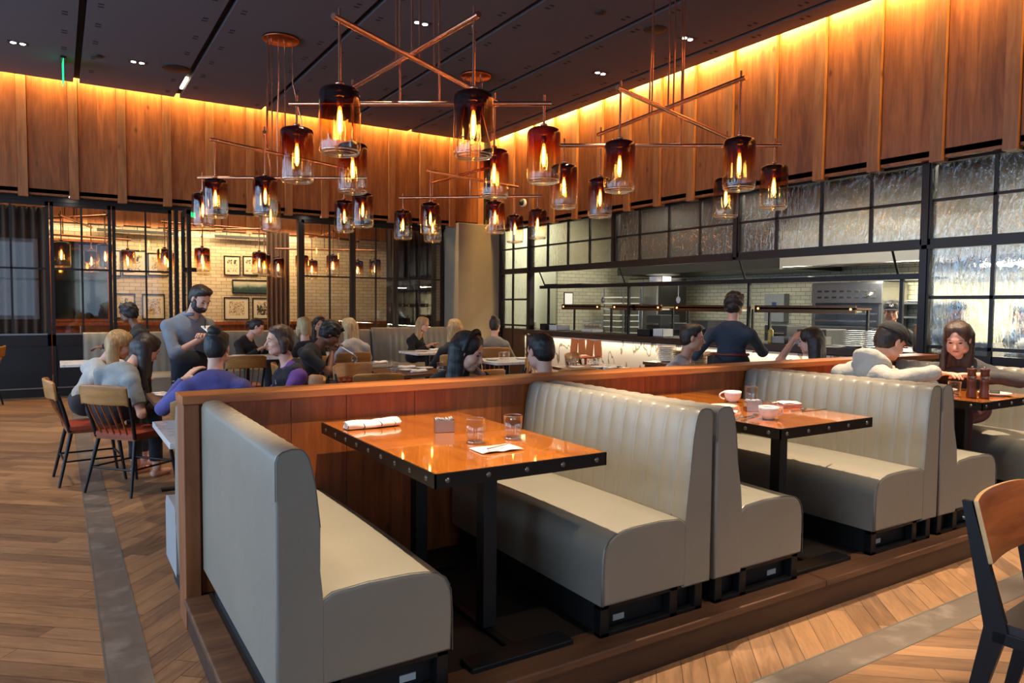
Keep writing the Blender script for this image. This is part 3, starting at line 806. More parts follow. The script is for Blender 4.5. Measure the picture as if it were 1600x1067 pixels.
def panel_chair(loc, rz, label, wood='walnut', seat='darkseat', group=None):
    t = thing('panel_chair', label, 'chair', loc, rz, group)
    b = MB(); b.prism([(-.2,-.20),(.2,-.20),(.21,.19),(.18,.215),(-.18,.215),(-.21,.19)], 'z', .435, .465); b.build('seat', M[seat], t, bevel=.012, seg=3)
    for sx in (-1, 1):
        b = MB(); x = sx*.2
        b.prism([(-.155,.44),(-.225,.44),(-.305,.85),(-.275,.85)], 'x', x-.012, x+.012); b.build('back_post', M['black'], t, bevel=.002)
        b = MB(); b.prism([(-.155,.44),(-.225,.44),(-.30,0),(-.27,0)], 'x', x-.012, x+.012); b.build('leg', M['black'], t, bevel=.002)
        b = MB(); b.prism([(.15,.42),(.2,.42),(.235,0),(.21,0)], 'x', x-.012, x+.012); b.build('leg', M['black'], t, bevel=.002)
        b = MB(); b.box(x-.012, x+.012, -.2, .2, .395, .435); b.build('side_rail', M['black'], t, bevel=.002)
    b = MB(); b.box(-.2, .2, .16, .185, .4, .434); b.build('cross_rail', M['black'], t)
    b = MB(); W_ = .25
    def P(i, j):
        u = i/16*2-1
        lift = .012*(1-abs(u)**4)
        z0, z1 = .665-lift*.6, .865+lift
        y = -.197-.028*(1-u*u)-.052*j/6
        return (u*W_, y, z0+(z1-z0)*j/6)
    b.grid(P, 17, 7); b.cur = 0
    b.build('backrest', [M[wood], M['plyedge']], t, solid=.016)
    o = kids(t)[-1]; o.modifiers[0].material_offset_rim = 1
    md = o.modifiers.new('bevel', 'BEVEL'); md.width = .004; md.segments = 2; md.limit_method = 'ANGLE'
    for sx in (-1, 1):
        b = MB(); b.cyl((sx*.2,-.302,.79), (sx*.2,-.288,.79), .009, n=10); b.build('screw', M['bolt'], t)
    return t
panel_chair((2.836, .948, 0), PI+math.radians(5), 'walnut-backed black steel chair alone in the near aisle')
# ================================================================ chandeliers of amber glass
def at_px(px, py, z):
    """point of the room seen at a pixel of the photograph, at height z"""
    d = (px-800)/f_px0*RT-(py-533.5)/f_px0*UP+FW
    k = (z-1.5)/d.z; return Vector((0,0,1.5))+d*k
f_px0 = 1125.44
def _basis():
    pitch, roll, yaw = .05010799, .00816480, .56262757
    fw = Vector((math.sin(yaw), math.cos(yaw), 0)); rt = Vector((math.cos(yaw), -math.sin(yaw), 0)); up = Vector((0,0,1))
    f2 = fw*math.cos(pitch)-up*math.sin(pitch); u2 = up*math.cos(pitch)+fw*math.sin(pitch)
    return rt*math.cos(roll)+u2*math.sin(roll), u2*math.cos(roll)-rt*math.sin(roll), f2
RT, UP, FW = _basis()
GZ0, GZ1 = 2.49, 2.935        # bottom and top of every shade
R_ = .135
_n = 40
def shade_mesh():
    b = MB(); h = GZ1-GZ0
    prof = [(.0,-h+.012),(.05,-h+.004),(.095,-h),(.118,-h+.006),(.130,-h+.018),(R_,-h+.04),(R_,-h+.09),(R_,-.25),(R_,-.14),(R_,-.055),(.132,-.033),(.123,-.015),(.105,-.005),(.06,.0),(.03,.004),(.026,.02),(.0,.024)]
    n = 96; vs = []; fs = []
    for j, (r, z) in enumerate(prof):
        for k in range(n):
            a = 2*PI*k/n; w = max(0, min(1, (-z-.14)/.10))*max(0, min(1, (z+h-.03)/.05)) if r > .12 else 0
            q = r+w*(.0022*math.sin(11*a+1)+.0016*math.sin(17*a+2.2)+.0012*math.sin(29*a))
            vs.append((q*math.cos(a), q*math.sin(a), z))
    for j in range(len(prof)-1):
        for k in range(n): fs.append((j*n+k, j*n+(k+1) % n, (j+1)*n+(k+1) % n, (j+1)*n+k))
    b.add(vs, fs, True); return b
def bulb_meshes(par):
    b = MB(); b.lathe([(0,-.06),(.018,-.06),(.021,-.075),(.021,-.115),(.015,-.125),(0,-.126)], 14); b.build('socket', M['socket'], par)
    b = MB(); b.lathe([(0,-.31),(.008,-.305),(.017,-.28),(.02,-.25),(.019,-.18),(.013,-.14),(.011,-.126)], 16); b.build('bulb', M['bulbglass'], par)
    b = MB()
    for k in range(4):
        a = k*PI/2+.4; b.tube([(.004*math.cos(a), .004*math.sin(a), -.15), (.008*math.cos(a), .008*math.sin(a), -.20), (.007*math.cos(a+.5), .007*math.sin(a+.5), -.285)], .0024, 6)
    b.build('filament', M['bulb'], par)
tb = NT('glowing_bulb_glass'); e1 = tb.node('ShaderNodeEmission', ins={'Color': (1, .58, .16), 'Strength': 5.0}); e2 = tb.node('ShaderNodeBsdfTransparent', ins={'Color': (1, .9, .7)})
M['bulbglass'] = tb.surf(tb.node('ShaderNodeMixShader', ins={0: .3, 1: e2.outputs[0], 2: e1.outputs[0]}).outputs[0])
_proto = None
def add_pendant(root, p, zbar):
    """p: world xy of the shade; root sits at the ceiling"""
    global _proto
    c = Vector((p.x, p.y, GZ1))-root.location
    if _proto is None:
        g = shade_mesh().build('glass_shade', M['amber'], root); _proto = g; bulb_meshes(g)
        b = MB(); h = GZ1-GZ0; b.tube([(.127*math.cos(a*2*PI/40), .127*math.sin(a*2*PI/40), -h+.026) for a in range(40)], .0065, 7, True); b.tube([(.112*math.cos(a*2*PI/40), .112*math.sin(a*2*PI/40), -h+.010) for a in range(40)], .004, 6, True); b.build('base_rim', M['shaderim'], g)
        b = MB(); b.lathe([(0,.022),(.03,.022),(.024,.034),(.008,.04),(0,.04)], 16); b.build('shade_cap', M['copper'], g)
    else:
        g = _proto.copy(); C.objects.link(g); g.parent = root; KID.setdefault(root.name, []).append(g)
        for k in list(kids(_proto)):
            q = k.copy(); C.objects.link(q); q.parent = g; KID.setdefault(g.name, []).append(q)
    g.location = c; g.rotation_euler = (0, 0, random.random()*6)
    b = MB(); b.cyl((c.x, c.y, GZ1+.03-root.location.z), (c.x, c.y, zbar+.07-root.location.z), .010, n=8)
    b.build('drop_rod', M['copper'], root)
def chandelier(label, canopy, bars):
    """bars: (z, (pixel a), (pixel b)) - the two shades a bar carries, by the middle of each shade in the photograph"""
    root = thing('chandelier', label, 'chandelier', (canopy[0], canopy[1], CEIL), 0, 'copper bar chandeliers with amber glass shades')
    b = MB(); b.lathe([(0,-.03),(.215,-.03),(.22,-.024),(.22,0),(0,0)], 40); b.build('canopy', M['coppermatte'], root)
    for i, (z, pa, pb) in enumerate(bars):
        a = at_px(*pa, (GZ0+GZ1)/2); c = at_px(*pb, (GZ0+GZ1)/2)
        d = (c-a); d.z = 0; u = d.normalized()
        A = a-u*.06; B_ = c+u*.06
        o = root.location
        b = MB(); b.cyl((A.x-o.x, A.y-o.y, z-o.z), (B_.x-o.x, B_.y-o.y, z-o.z), .021, n=14); bar = b.build('bar', M['copper'], root)
        add_pendant(root, a, z); add_pendant(root, c, z)
        # two hangers from the canopy to this bar
        mid = (a+c)/2; oo = Vector((o.x, o.y, 0)); t0 = (oo-Vector((mid.x, mid.y, 0))).dot(u)
        for sg in (-1, 1):
            tt = max(-d.length*.45, min(d.length*.45, t0+sg*(.10+.03*i))); h = mid+u*tt
            q = Vector((h.x-o.x, h.y-o.y, 0))
            if q.length > .19: q = q.normalized()*.19
            b = MB(); b.tube([(q.x, q.y, -.03), (q.x, q.y, -.5), (h.x-o.x, h.y-o.y, -.95), (h.x-o.x, h.y-o.y, z-o.z)], .0085, 8)
            b.build('hanger', M['copper'], root)
    return root
def mid_of(bars):
    """the point of the plan nearest to all the bars"""
    A = Matrix(((0,0),(0,0))); r = Vector((0,0))
    for z, pa, pb in bars:
        a = at_px(*pa, 2.71).to_2d(); u = (at_px(*pb, 2.71).to_2d()-a).normalized(); n = Vector((-u.y, u.x))
        for i in range(2):
            for j in range(2): A[i][j] += n[i]*n[j]
        r += n*n.dot(a)
    return A.inverted() @ r
BA = [(3.38, (336.5,310), (538,338.5)), (3.43, (414.5,307.5), (423,338)), (3.13, (317,328), (566.7,329))]
BB = [(3.38, (531,190), (772,272)), (3.43, (551,264), (739.7,196)), (3.13, (464,243), (849.5,243.7))]
BC = [(3.38, (968,261), (1134,309.7)), (3.43, (937.6,309.7), (1155,257.5)), (3.13, (881,292), (1209,293))]
BD = [(3.38, (672.5,342), (804.5,358)), (3.43, (676,357), (773.5,340.5)), (3.13, (629.6,352), (840,350.5))]
mb_, mc_ = mid_of(BB), mid_of(BC)
ch_a = chandelier('amber glass chandelier on the side of the glass doors, over the standing waiter', (2.42, 9.3), BA)
chandelier('amber glass chandelier hanging lowest and largest over the front booth table', (mb_.x, mb_.y), BB)
chandelier('amber glass chandelier in front of the wood wall over the kitchen', (mc_.x, mc_.y), BC)
chandelier('smallest amber glass chandelier, hanging before the concrete column', (5.15, 9.2), BD)
# the same lamps in the private dining room
dup(ch_a, (.35, 15.3, 4.38), .9, 'amber glass chandelier in the private room, behind the closed door leaves')
dup(ch_a, (2.75, 15.4, 4.38), 2.0, 'amber glass chandelier in the private room, above the framed pictures')
dup(ch_a, (5.1, 15.6, 4.38), .2, 'amber glass chandelier in the private room, behind the doors near the column')

# ---------------------------------------------------------------- small ceiling fittings
def downlight(loc, label, pair=True, group='recessed ceiling downlights'):
    t = thing('ceiling_downlight', label, 'downlight', loc, 0, group)
    b = MB(); b.box(-.11, .11, -.06, .06, -.006, .0); b.build('trim_plate', M['blackmatte'], t)
    for sx in ((-.05, .05) if pair else (0,)):
        b = MB(); b.lathe([(0,-.010),(.028,-.010),(.032,-.007)], 14, (sx, 0, 0)); b.build('lamp', M['lampwhite'], t)
for p, l in (((28,67), 'downlight nearest the upper left corner of the ceiling'), ((215,97), 'downlight between the two ceiling slots above the glass doors'),
             ((1074,60), 'twin downlight near the large round ceiling speaker'), ((938,114), 'twin downlight above the far end of the kitchen wall'), ((658,36), 'twin downlight behind the crossed bars of the largest chandelier')):
    q = at_px(*p, CEIL); downlight(q, l)
def speaker(loc, r, label):
    b = MB(); b.lathe([(0,-.012),(r*.9,-.012),(r,-.006),(r,0)], 32); o = b.build('ceiling_speaker', M['blackmatte'], None, loc=loc); tag(o, label, 'speaker', 'round ceiling speakers')
speaker(at_px(1023,46,CEIL), .14, 'round black ceiling speaker near the kitchen wall')
speaker(at_px(275,107,CEIL), .19, 'round black ceiling speaker above the glass doors')
b = MB(); b.lathe([(0,-.02),(.05,-.02),(.06,-.01),(.06,0)], 20); o = b.build('smoke_detector', M['blackmatte'], None, loc=at_px(153,87,CEIL)); tag(o, 'small round detector beside the green exit sign', 'detector')
b = MB(); b.lathe([(0,-.02),(.05,-.02),(.06,-.01),(.06,0)], 20); o = b.build('smoke_detector', M['blackmatte'], None, loc=at_px(938,19,CEIL)); tag(o, 'small round detector near the top of the frame between ceiling slots', 'detector')
b = MB(); p = at_px(285,132,CEIL-.0); b.box(-.02, .02, -.3, .3, -.05, -.02); o = b.build('slot_lamp', M['lampwarm'] if 'lampwarm' in M else emit('slot_lamp_glow', (1,.8,.5), 5), None, loc=(slots[4], p.y, CEIL+.06)); tag(o, 'bright linear lamp inside a ceiling slot near the wooden back wall', 'lamp')
def exit_sign(loc, rz, h, label):
    t = thing('exit_sign', label, 'exit sign', loc, rz)
    b = MB(); b.box(-.16, .16, -.03, .03, -.03, 0); b.build('housing', M['black'], t)
    b = MB(); b.box(-.15, .15, -.004, .004, -h, -.03); b.build('glow_panel', M['green'], t)
exit_sign(at_px(98,92,CEIL), math.radians(92), .33, 'green exit sign hanging edge-on below the ceiling')
exit_sign((2.15, 14.6, 3.35), math.radians(62), .26, 'green exit sign inside the private dining room')
t = thing('security_camera', 'white dome security camera on the right wooden wall', 'camera', (XR-.03, 11.6, 3.45))
b = MB(); b.cyl((0,0,0), (-.05,0,0), .075, n=20); b.build('mount', M['white'], t); b = MB(); b.ell((-.06,0,0), (.055,.055,.055), 16, 10); b.build('lens_dome', M['blackmatte'], t)
for q in ((.2, 13.25), (2.05, 13.25), (3.95, 13.25)):
    t = thing('soffit_light', 'small round downlight in the dark soffit above the glass doors', 'downlight', (q[0], q[1], FZ+.1), 0, 'soffit downlights above the glass doors')
    b = MB(); b.lathe([(0,-.006),(.04,-.006),(.05,0)], 16); b.build('lamp', M['lampwhite'], t)
M['bronze'] = plain('dark_bronze', srgb(110,82,62), .25, 1.0)
# ================================================================ open kitchen
def pxx(px, py, X):
    d = (px-800)/f_px0*RT-(py-533.5)/f_px0*UP+FW; return Vector((0,0,1.5))+d*(X/d.x)
def pxy(px, py, Y):
    d = (px-800)/f_px0*RT-(py-533.5)/f_px0*UP+FW; return Vector((0,0,1.5))+d*(Y/d.y)
def one(mb, name, label, cat, mat, group=None, loc=None, rot=None, bevel=0, solid=0):
    return tag(mb.build(name, mat, None, loc=loc, rot=rot, bevel=bevel, solid=solid), label, cat, group)
t = thing('kitchen_counter', 'long pass counter with a lit marble front and dark wooden top', 'counter', (7.86, 4.2, 0))
b = MB()
for k in range(6): b.box(0, .04, .02+1.295*k, .02+1.295*(k+1)-.003, .1, .93)
b.build('marble_front', M['marble'], t)
b = MB(); b.box(-.09, .62, 0, 7.8, .955, 1.03); b.build('counter_top', M['riser'], t, bevel=.004)
b = MB(); b.box(.04, .58, .02, 7.78, 0, .955); b.build('carcass', M['blackmatte'], t)
b = MB(); b.box(-.03, -.0, .02, 7.78, .93, .954); b.build('light_channel', M['blackmatte'], t)
b = MB(); b.box(-.02, .60, 7.79, 8.6, 0, 1.03); b.build('end_cabinet', M['riser'], t)
t = thing('overhead_shelf', 'long black overhead shelf hung from the kitchen window beam', 'shelf', (8.05, 4.25, 1.86))
b = MB(); b.box(0, .42, 0, 7.5, -.02, .0); b.box(-.01, .01, 0, 7.5, -.03, .03); b.build('shelf_board', M['black'], t)
for y in (.35, 2.5, 5.0, 7.35):
    b = MB(); b.cyl((-.12, y, .30), (.03, y, .0), .014, n=8); b.build('strut', M['black'], t)
    b = MB(); b.box(.09, .125, y-.02, y+.02, -.83, -.02); b.build('post', M['black'], t)
for k, (y, L) in enumerate(((10.1, 1.15), (8.55, 1.2), (6.95, 1.3), (5.2, 1.5))):
    t = thing('heat_lamp_shelf', ('copper-fronted heat lamp shelf at the far end of the pass', 'copper-fronted heat lamp shelf second from the far end of the pass', 'copper-fronted heat lamp shelf behind the standing waiter in the dark shirt', 'copper-fronted heat lamp shelf nearest the broiler')[k], 'heat lamp', (8.22, y, 1.03), 0, 'heat lamp shelves on the pass')
    b = MB(); b.box(0, .34, 0, L, .45, .47); b.box(0, .03, 0, L, .40, .50); b.build('canopy', M['bronze'], t)
    b = MB(); b.box(.05, .30, .05, L-.05, .415, .438); b.build('heater', M['steel'], t)
    for yy in (.02, L-.02):
        b = MB(); b.box(.28, .31, yy-.014, yy+.014, 0, .44); b.build('leg', M['black'], t)
    for yy in (.06, L-.06):
        b = MB(); b.ell((-.004, yy, .455), (.014,.014,.014), 10, 6); b.build('glowing_knob', emit('heat_knob_glow', (1,.4,.12), 4), t)
# cook line
t = thing('cook_line', 'dark steel cook line cabinet behind the pass counter', 'counter', (9.5, 5.7, 0))
b = MB(); b.box(0, .65, 0, 5.1, 0, .88); b.build('cabinet', M['darksteel'], t)
b = MB(); b.box(-.03, .67, -.02, 5.12, .88, .92); b.build('worktop', M['steel'], t)
t = thing('back_counter', 'steel counter along the tiled kitchen wall', 'counter', (10.85, -.5, 0))
b = MB(); b.box(0, .8, 0, 9.0, 0, .88); b.build('cabinet', M['darksteel'], t)
b = MB(); b.box(-.03, .82, 0, 9.0, .88, .92); b.build('worktop', M['steel'], t)
# hoods
t = thing('extractor_hood', 'long stainless extractor hood over the tiled wall', 'hood', (9.9, 2.0, 2.12))
b = MB(); b.prism([(0,0),(.04,0),(.04,.32),(1.7,.5),(1.7,1.38),(.6,1.38),(0,.6)], 'y', 0, 5.6); b.build('shell', M['hoodsteel'], t)
b = MB(); b.box(.0, 1.7, 5.62, 9.6, .02, 1.37); b.build('far_section', M['darksteel'], t)
b = MB(); b.tube([(-.03, .1, .02), (-.03, 5.5, .02)], .02, 8); b.build('lip_rail', M['cutlery'], t)
p = MB(); p.tube([(11.6, 2.1, 1.98), (11.52, 2.2, 1.98), (11.52, 7.2, 1.98), (11.52, 7.25, 1.96)], .03, 10); one(p, 'gas_pipe', 'pale pipe running along the tiled kitchen wall under the hood', 'pipe', M['white'])
# broiler
q = pxx(1320, 478, 10.85)
t = thing('broiler', 'wide stainless broiler with a slotted top, left of the chef', 'oven', (10.87, q.y, .92))
b = MB(); b.box(.0, .7, -.62, .62, .22, .28); b.box(0, .7, -.62, -.56, .28, .92); b.box(0, .7, .56, .62, .28, .92); b.box(0, .7, -.62, .62, .92, 1.0); b.box(-.02, .0, -.62, .62, .66, .98); b.box(.6, .7, -.56, .56, .28, .92); b.cur = 1
for r in range(2):
    for k in range(8): b.box(-.03, -.02, -.52+.135*k, -.44+.135*k, .74+.10*r, .77+.10*r)
b.build('body', [M['steel'], M['void']], t, bevel=.004)
for z in (.36, .48):
    b = MB(); b.box(-.06, -.01, -.55, .55, z, z+.025); b.build('rack_rail', M['cutlery'], t)
b = MB(); b.cyl((-.03, -.40, .78), (-.10, -.40, .82), .014, n=8); b.build('handle', M['cutlery'], t)
for yy in (-.55, .55):
    b = MB(); b.box(.1, .16, yy-.03, yy+.03, 0, .22); b.build('leg', M['black'], t)
# dish shelf by the chef
q = pxx(1410, 495, 11.2)
t = thing('wall_shelf', 'two-tier steel wall shelf behind the chef', 'shelf', (11.2, q.y, 1.35))
for z in (0, .22):
    b = MB(); b.box(0, .48, -.55, .45, z, z+.03); b.build('board', M['steel'], t)
saucer((11.42, q.y-.12, 1.601), .22, 'wide white platter on the shelf behind the chef', 'plate', 'platter')
def pile(name, label, cat, loc, r, n, h, mat, group):
    for k in range(n):
        z = loc[2]+k*h
        o = saucer((loc[0]+random.uniform(-.003,.003), loc[1]+random.uniform(-.003,.003), z), r, label[0] if k == n-1 else label[1], cat, name, group, mat, 20)
q = pxx(1348, 531, 8.1); 
for j, (dy, nn) in enumerate(((.12, 9), (-.12, 9))):
    pile('plate', (('top plate of the tall white stack behind the hooded man', 'top plate of the tall white stack beside the chef\'s arm')[j], ('white plate in the tall stack behind the hooded man', 'white plate in the tall stack beside the chef\'s arm')[j]), 'plate', (8.12, q.y+dy, 1.03), .125, nn, .0225, M['white'], ('white plates stacked behind the hooded man', 'white plates stacked beside the chef')[j])
M['stonebowl'] = plain('tan_stoneware', srgb(150,128,98), .5)
q = pxx(830, 512, 8.1)
pile('bowl', ('top bowl of the tan stack at the far end of the pass', 'tan bowl in the stack at the far end of the pass'), 'bowl', (8.1, q.y, 1.031), .11, 6, .022, M['stonebowl'], 'tan bowls at the far end of the pass')
# squeeze bottle, tubs, trays, boxes on the pass
q = pxx(1204, 530, 8.0)
t = thing('squeeze_bottle', 'yellow squeeze bottle on the pass beside the waiter\'s hand', 'bottle', (8.0, q.y, 1.031))
b = MB(); b.lathe([(0,0),(.035,0),(.037,.01),(.037,.15),(.03,.175),(0,.176)], 18); b.build('body', plain('mustard_yellow', srgb(196,160,60), .4), t)
b = MB(); b.lathe([(.018,.176),(.016,.195),(.006,.2),(.003,.245),(0,.246)], 12); b.build('nozzle', plain('pale_nozzle', srgb(220,205,140), .4), t)
def tub(px, X, w, d, h, label, mat, z=1.031, cat='container', name='food_container', bevel=.006):
    q = pxx(px, 520, X); b = MB(); th = .006
    b.box(-d/2, d/2, -w/2, w/2, 0, th); b.box(-d/2, -d/2+th, -w/2, w/2, 0, h); b.box(d/2-th, d/2, -w/2, w/2, 0, h); b.box(-d/2, d/2, -w/2, -w/2+th, 0, h); b.box(-d/2, d/2, w/2-th, w/2, 0, h)
    b.box(-d/2+th, d/2-th, -w/2+th, w/2-th, h*.55, h*.6)
    return one(b, name, label, cat, mat, loc=(X, q.y, z))
tub(874, 8.15, .26, .3, .10, 'low white tray at the far end of the pass', M['white'])
tub(856, 8.05, .18, .25, .12, 'black folded cloth tub next to the tan bowls', M['blackmatte'])
tub(925, 8.15, .30, .26, .05, 'pale tray under the far heat lamp shelf', M['white'])
tub(1015, 8.05, .3, .26, .10, 'black food container under the second heat lamp shelf', M['blackmatte'])
tub(1036, 8.05, .22, .22, .12, 'white takeaway box on the pass, near the seated man in the pale shirt', M['white'], name='takeaway_box', cat='box')
tub(1226, 8.1, .2, .26, .09, 'steel food pan just right of the yellow bottle', M['steel'])
tub(1252, 8.1, .2, .26, .09, 'steel food pan second from the yellow bottle', M['steel'])
tub(1279, 8.1, .2, .26, .11, 'steel food pan nearest the stacked plates', M['steel'])
q = pxx(1438, 540, 8.05); b = MB(); b.lathe([(0,0),(.07,0),(.075,.01),(.075,.28),(.07,.29),(.06,.29),(.06,.03),(0,.03)], 20); one(b, 'steel_canister', 'tall steel canister on the pass beside the window post', 'canister', M['steel'], loc=(8.05, q.y, 1.031))
# things on the overhead shelf
for px, X, w, h, lab, m_ in ((1060, 8.28, .8, .035, 'long white tray on the overhead kitchen shelf', 'white'), (1030, 8.3, .3, .09, 'white box on top of the overhead kitchen shelf', 'white'), (905, 8.25, .5, .05, 'dark pan lying on the overhead kitchen shelf', 'darksteel'), (870, 8.25, .4, .06, 'black baking tray on the far end of the overhead shelf', 'darksteel'), (1245, 8.25, .5, .04, 'stainless tray on the near part of the overhead shelf', 'steel')):
    dz = .036 if px == 1030 else 0
    tub(px, X, w, .3 if dz == 0 else .2, h, lab, M[m_], 1.861+dz, 'tray', 'serving_tray')
# tall units in the far part
q = pxx(992, 470, 10.0)
t = thing('refrigerator', 'tall stainless refrigerator in the far part of the kitchen', 'refrigerator', (10.2, q.y, 0))
b = MB(); b.box(.05, .8, -.45, .45, .1, 2.08); b.build('body', M['darksteel'], t)
for k in (0, 1):
    b = MB(); b.box(0, .05, -.44+.445*k, -.01+.445*k, .12, 2.06); d = b.build('door', M['steel'], t, bevel=.006)
    b = MB(); b.tube([(-.04, -.05+.1*k, 1.0), (-.04, -.05+.1*k, 1.5)], .012, 8); b.build('handle', M['cutlery'], d)
q = pxx(905, 465, 9.2)
t = thing('pan_rack', 'tall rack of pale sheet pans at the far end of the kitchen', 'rack', (9.6, 11.35, 0))
for x in (0, .45):
    for y in (-.3, .3):
        b = MB(); b.box(x-.012, x+.012, y-.012, y+.012, 0, 1.85); b.build('post', M['steel'], t)
for k in range(12):
    b = MB(); b.box(-.02, .47, -.285, .285, .35+.12*k, .37+.12*k); b.build('sheet_pan', plain('pale_pan', srgb(210,206,190), .4) if k == 0 else bpy.data.materials['pale_pan'], t)
q = pxx(873, 473, 9.3)
t = thing('paper_notice', 'white framed notice on the pale panel at the kitchen end', 'notice', (9.12, 12.249, q.z+.06))
b = MB(); b.box(-.12, .12, -.012, 0, -.16, .16); b.build('frame', M['black'], t); b = MB(); b.box(-.1, .1, -.015, -.012, -.14, .14); b.build('sheet', M['paper'], t)
t = thing('wire_basket', 'wire basket of brown and white eggs under the far heat lamp', 'basket', (8.42, 10.55, 1.031))
b = MB()
for z in (.02, .10, .18): b.tube([(.15*math.cos(a*PI/12), .22*math.sin(a*PI/12), z) for a in range(24)], .004, 5, True)
for a in range(12): b.tube([(.15*math.cos(a*PI/6), .22*math.sin(a*PI/6), .0), (.15*math.cos(a*PI/6), .22*math.sin(a*PI/6), .2)], .003, 5)
b.lathe([(0,0),(.14,0),(.14,.004)], 20); b.build('wires', M['steel'], t)
egg = None
spots = [(x, y, z) for z in range(2) for x in range(-1, 2) for y in range(-2, 3)]
for k, (x, y, z) in enumerate(spots):
    if egg is None:
        b = MB(); b.ell((0,0,0), (.027,.027,.031), 10, 7); egg = b.build('egg', [plain('brown_eggshell', srgb(206,176,138), .5)], None); o = egg
    else: o = egg.copy(); C.objects.link(o)
    o.location = (8.42+.064*x, 10.55+.066*y, 1.07+.064*z)
    tag(o, 'egg heaped in the wire basket under the far heat lamp', 'egg', 'eggs in the wire basket')
for px, X, lab in ((942, 8.3, 'ladle hanging from the overhead shelf near the pan rack'), (1060, 8.3, 'pale spatula hanging from the overhead shelf in the middle')):
    q = pxx(px, 455, X); b = MB(); b.tube([(0,0,0),(0,0,-.16)], .006, 6); b.ell((0,0,-.21), (.015,.045,.055), 12, 8); b.cyl((0,0,0),(0,0,.02), .004)
    one(b, 'ladle' if px == 942 else 'spatula', lab, 'utensil', M['steel'] if px == 942 else M['white'], loc=(X, q.y, 1.838-.02))
q = pxx(1212, 482, 11.6)
t = thing('wall_box', 'grey wall box with a small blue label on the tiled kitchen wall', 'box', (11.55, q.y, q.z))
b = MB(); b.box(0, .15, -.22, .22, -.25, .28); b.build('housing', plain('grey_enamel', srgb(150,152,150), .4), t); b = MB(); b.box(-.004, 0, -.05, .05, .02, .12); b.build('label', plain('blue_label', srgb(40,70,130), .5), t)
# dark cooking gear on the line
for px, X, w, h, lab in ((1108, 9.8, .40, .35, 'black fryer on the cook line behind the waiter in the dark shirt'), (1072, 9.8, .38, .28, 'black griddle box on the cook line right of the refrigerator'), (1036, 9.8, .38, .42, 'dark steam oven on the cook line'), (1228, 9.8, .42, .30, 'black grill box on the cook line below the broiler'), (1284, 9.8, .5, .26, 'wide black range top on the cook line below the broiler')):
    q = pxx(px, 500, X); t = thing('range_unit', lab, 'cooker', (X, q.y, .921))
    b = MB(); b.box(-.25, .25, -w/2, w/2, 0, h); b.build('body', M['blackmatte'], t, bevel=.01)
    b = MB(); b.box(-.275, -.25, -w/2+.03, w/2-.03, h*.55, h*.62); b.build('handle_bar', M['cutlery'], t)
for k, y in enumerate((6.05, 6.5)):
    q = pxx((1010, 1030)[k], 497, 8.5)
# seeded-glass side: dark and white things standing behind
for k, (px, w, h, lab, m_) in enumerate(((1535, .3, .22, 'white tub behind the rippled glass left of the lidded pot', 'white'),)):
    tub(px, 8.3, w, .3, h, lab, M[m_], 1.031 if False else .931)
t = thing('stock_pot', 'white lidded pot behind the rippled glass', 'pot', (8.35, 3.35, .931))
b = MB(); b.lathe([(0,0),(.13,0),(.15,.05),(.15,.2),(.10,.28),(0,.29)], 20); b.build('body', M['white'], t); b = MB(); b.lathe([(0,.29),(.03,.295),(.03,.32),(0,.33)], 12); b.build('knob', M['blackmatte'], t)
t = thing('prep_bench', 'steel prep bench behind the rippled glass panes', 'bench', (8.05, .5, 0))
b = MB(); b.box(0, .6, 0, 3.5, .88, .93); b.build('top', M['steel'], t); b = MB(); b.box(.02, .58, .02, 3.48, 0, .88); b.build('cabinet', M['darksteel'], t)
# ================================================================ private dining room
def picture(px, py, w, h, label, art, mat=True, fr='black'):
    q = pxy(px, py, PB-.03); t = thing('framed_picture', label, 'picture', (q.x, PB-.001, q.z), 0, 'framed pictures on the white brick wall')
    w *= .9; h *= .9
    b = MB(); e = .022
    for a, c, z0, z1 in ((-w/2, w/2, h/2-e, h/2), (-w/2, w/2, -h/2, -h/2+e)): b.box(a, c, -.035, 0, z0, z1)
    b.box(-w/2, -w/2+e, -.035, 0, -h/2+e, h/2-e); b.box(w/2-e, w/2, -.035, 0, -h/2+e, h/2-e); b.build('frame', M['black'], t)
    b = MB(); b.box(-w/2+e, w/2-e, -.018, 0, -h/2+e, h/2-e); b.build('mount', M['cream'], t)
    b = MB(); k = .62 if mat else .95; b.box(-w*k/2, w*k/2, -.020, -.018, -h*k/2, h*k/2); b.build('print', art, t)
M['cream'] = plain('cream_mount', srgb(226,212,184), .7)
def art(name, a, b, scale, thr=.5, kind='noise'):
    t = NT(name); v = t.obj(); n = t.noise(v, scale, 3, .6, 1.5)
    if kind == 'sea':
        z = t.xyz(v)[2]; n2 = t.math('ADD', t.math('MULTIPLY', z, 3.2), t.math('MULTIPLY', n, .5)); c = t.ramp(n2, [(.0, srgb(40,62,60)), (.18, srgb(62,90,86)), (.3, srgb(150,160,140)), (.5, srgb(205,196,170))])
    else: c = t.ramp(n, [(thr-.04, a), (thr+.04, b)])
    t.bsdf(Base_Color=c, Roughness=.6); return t.mat
dk, pa = srgb(60,54,44), srgb(222,206,172)
A1, A2, A3, A4 = art('ink_drawing', dk, pa, 9, .45), art('sea_print', dk, pa, 3, .5, 'sea'), art('lace_print', srgb(120,84,60), pa, 26, .46), art('dark_photo_print', pa, dk, 7, .48)
picture(363, 415, .40, .50, 'framed ink print, top row, leftmost seen through the open doors', A1)
picture(392, 415, .40, .50, 'framed ink print, top row, middle of the three', A1)
picture(421, 415, .40, .50, 'framed pale tan sheet, top row, right of the three', plain('tan_sheet', srgb(208,176,120), .6))
picture(393, 448, .95, .36, 'wide framed seascape below the top row of prints', A2, False)
picture(370, 482, .62, .58, 'framed radial lace print under the seascape, left', A3)
picture(413, 482, .60, .56, 'framed dark photograph under the seascape, right', A4)
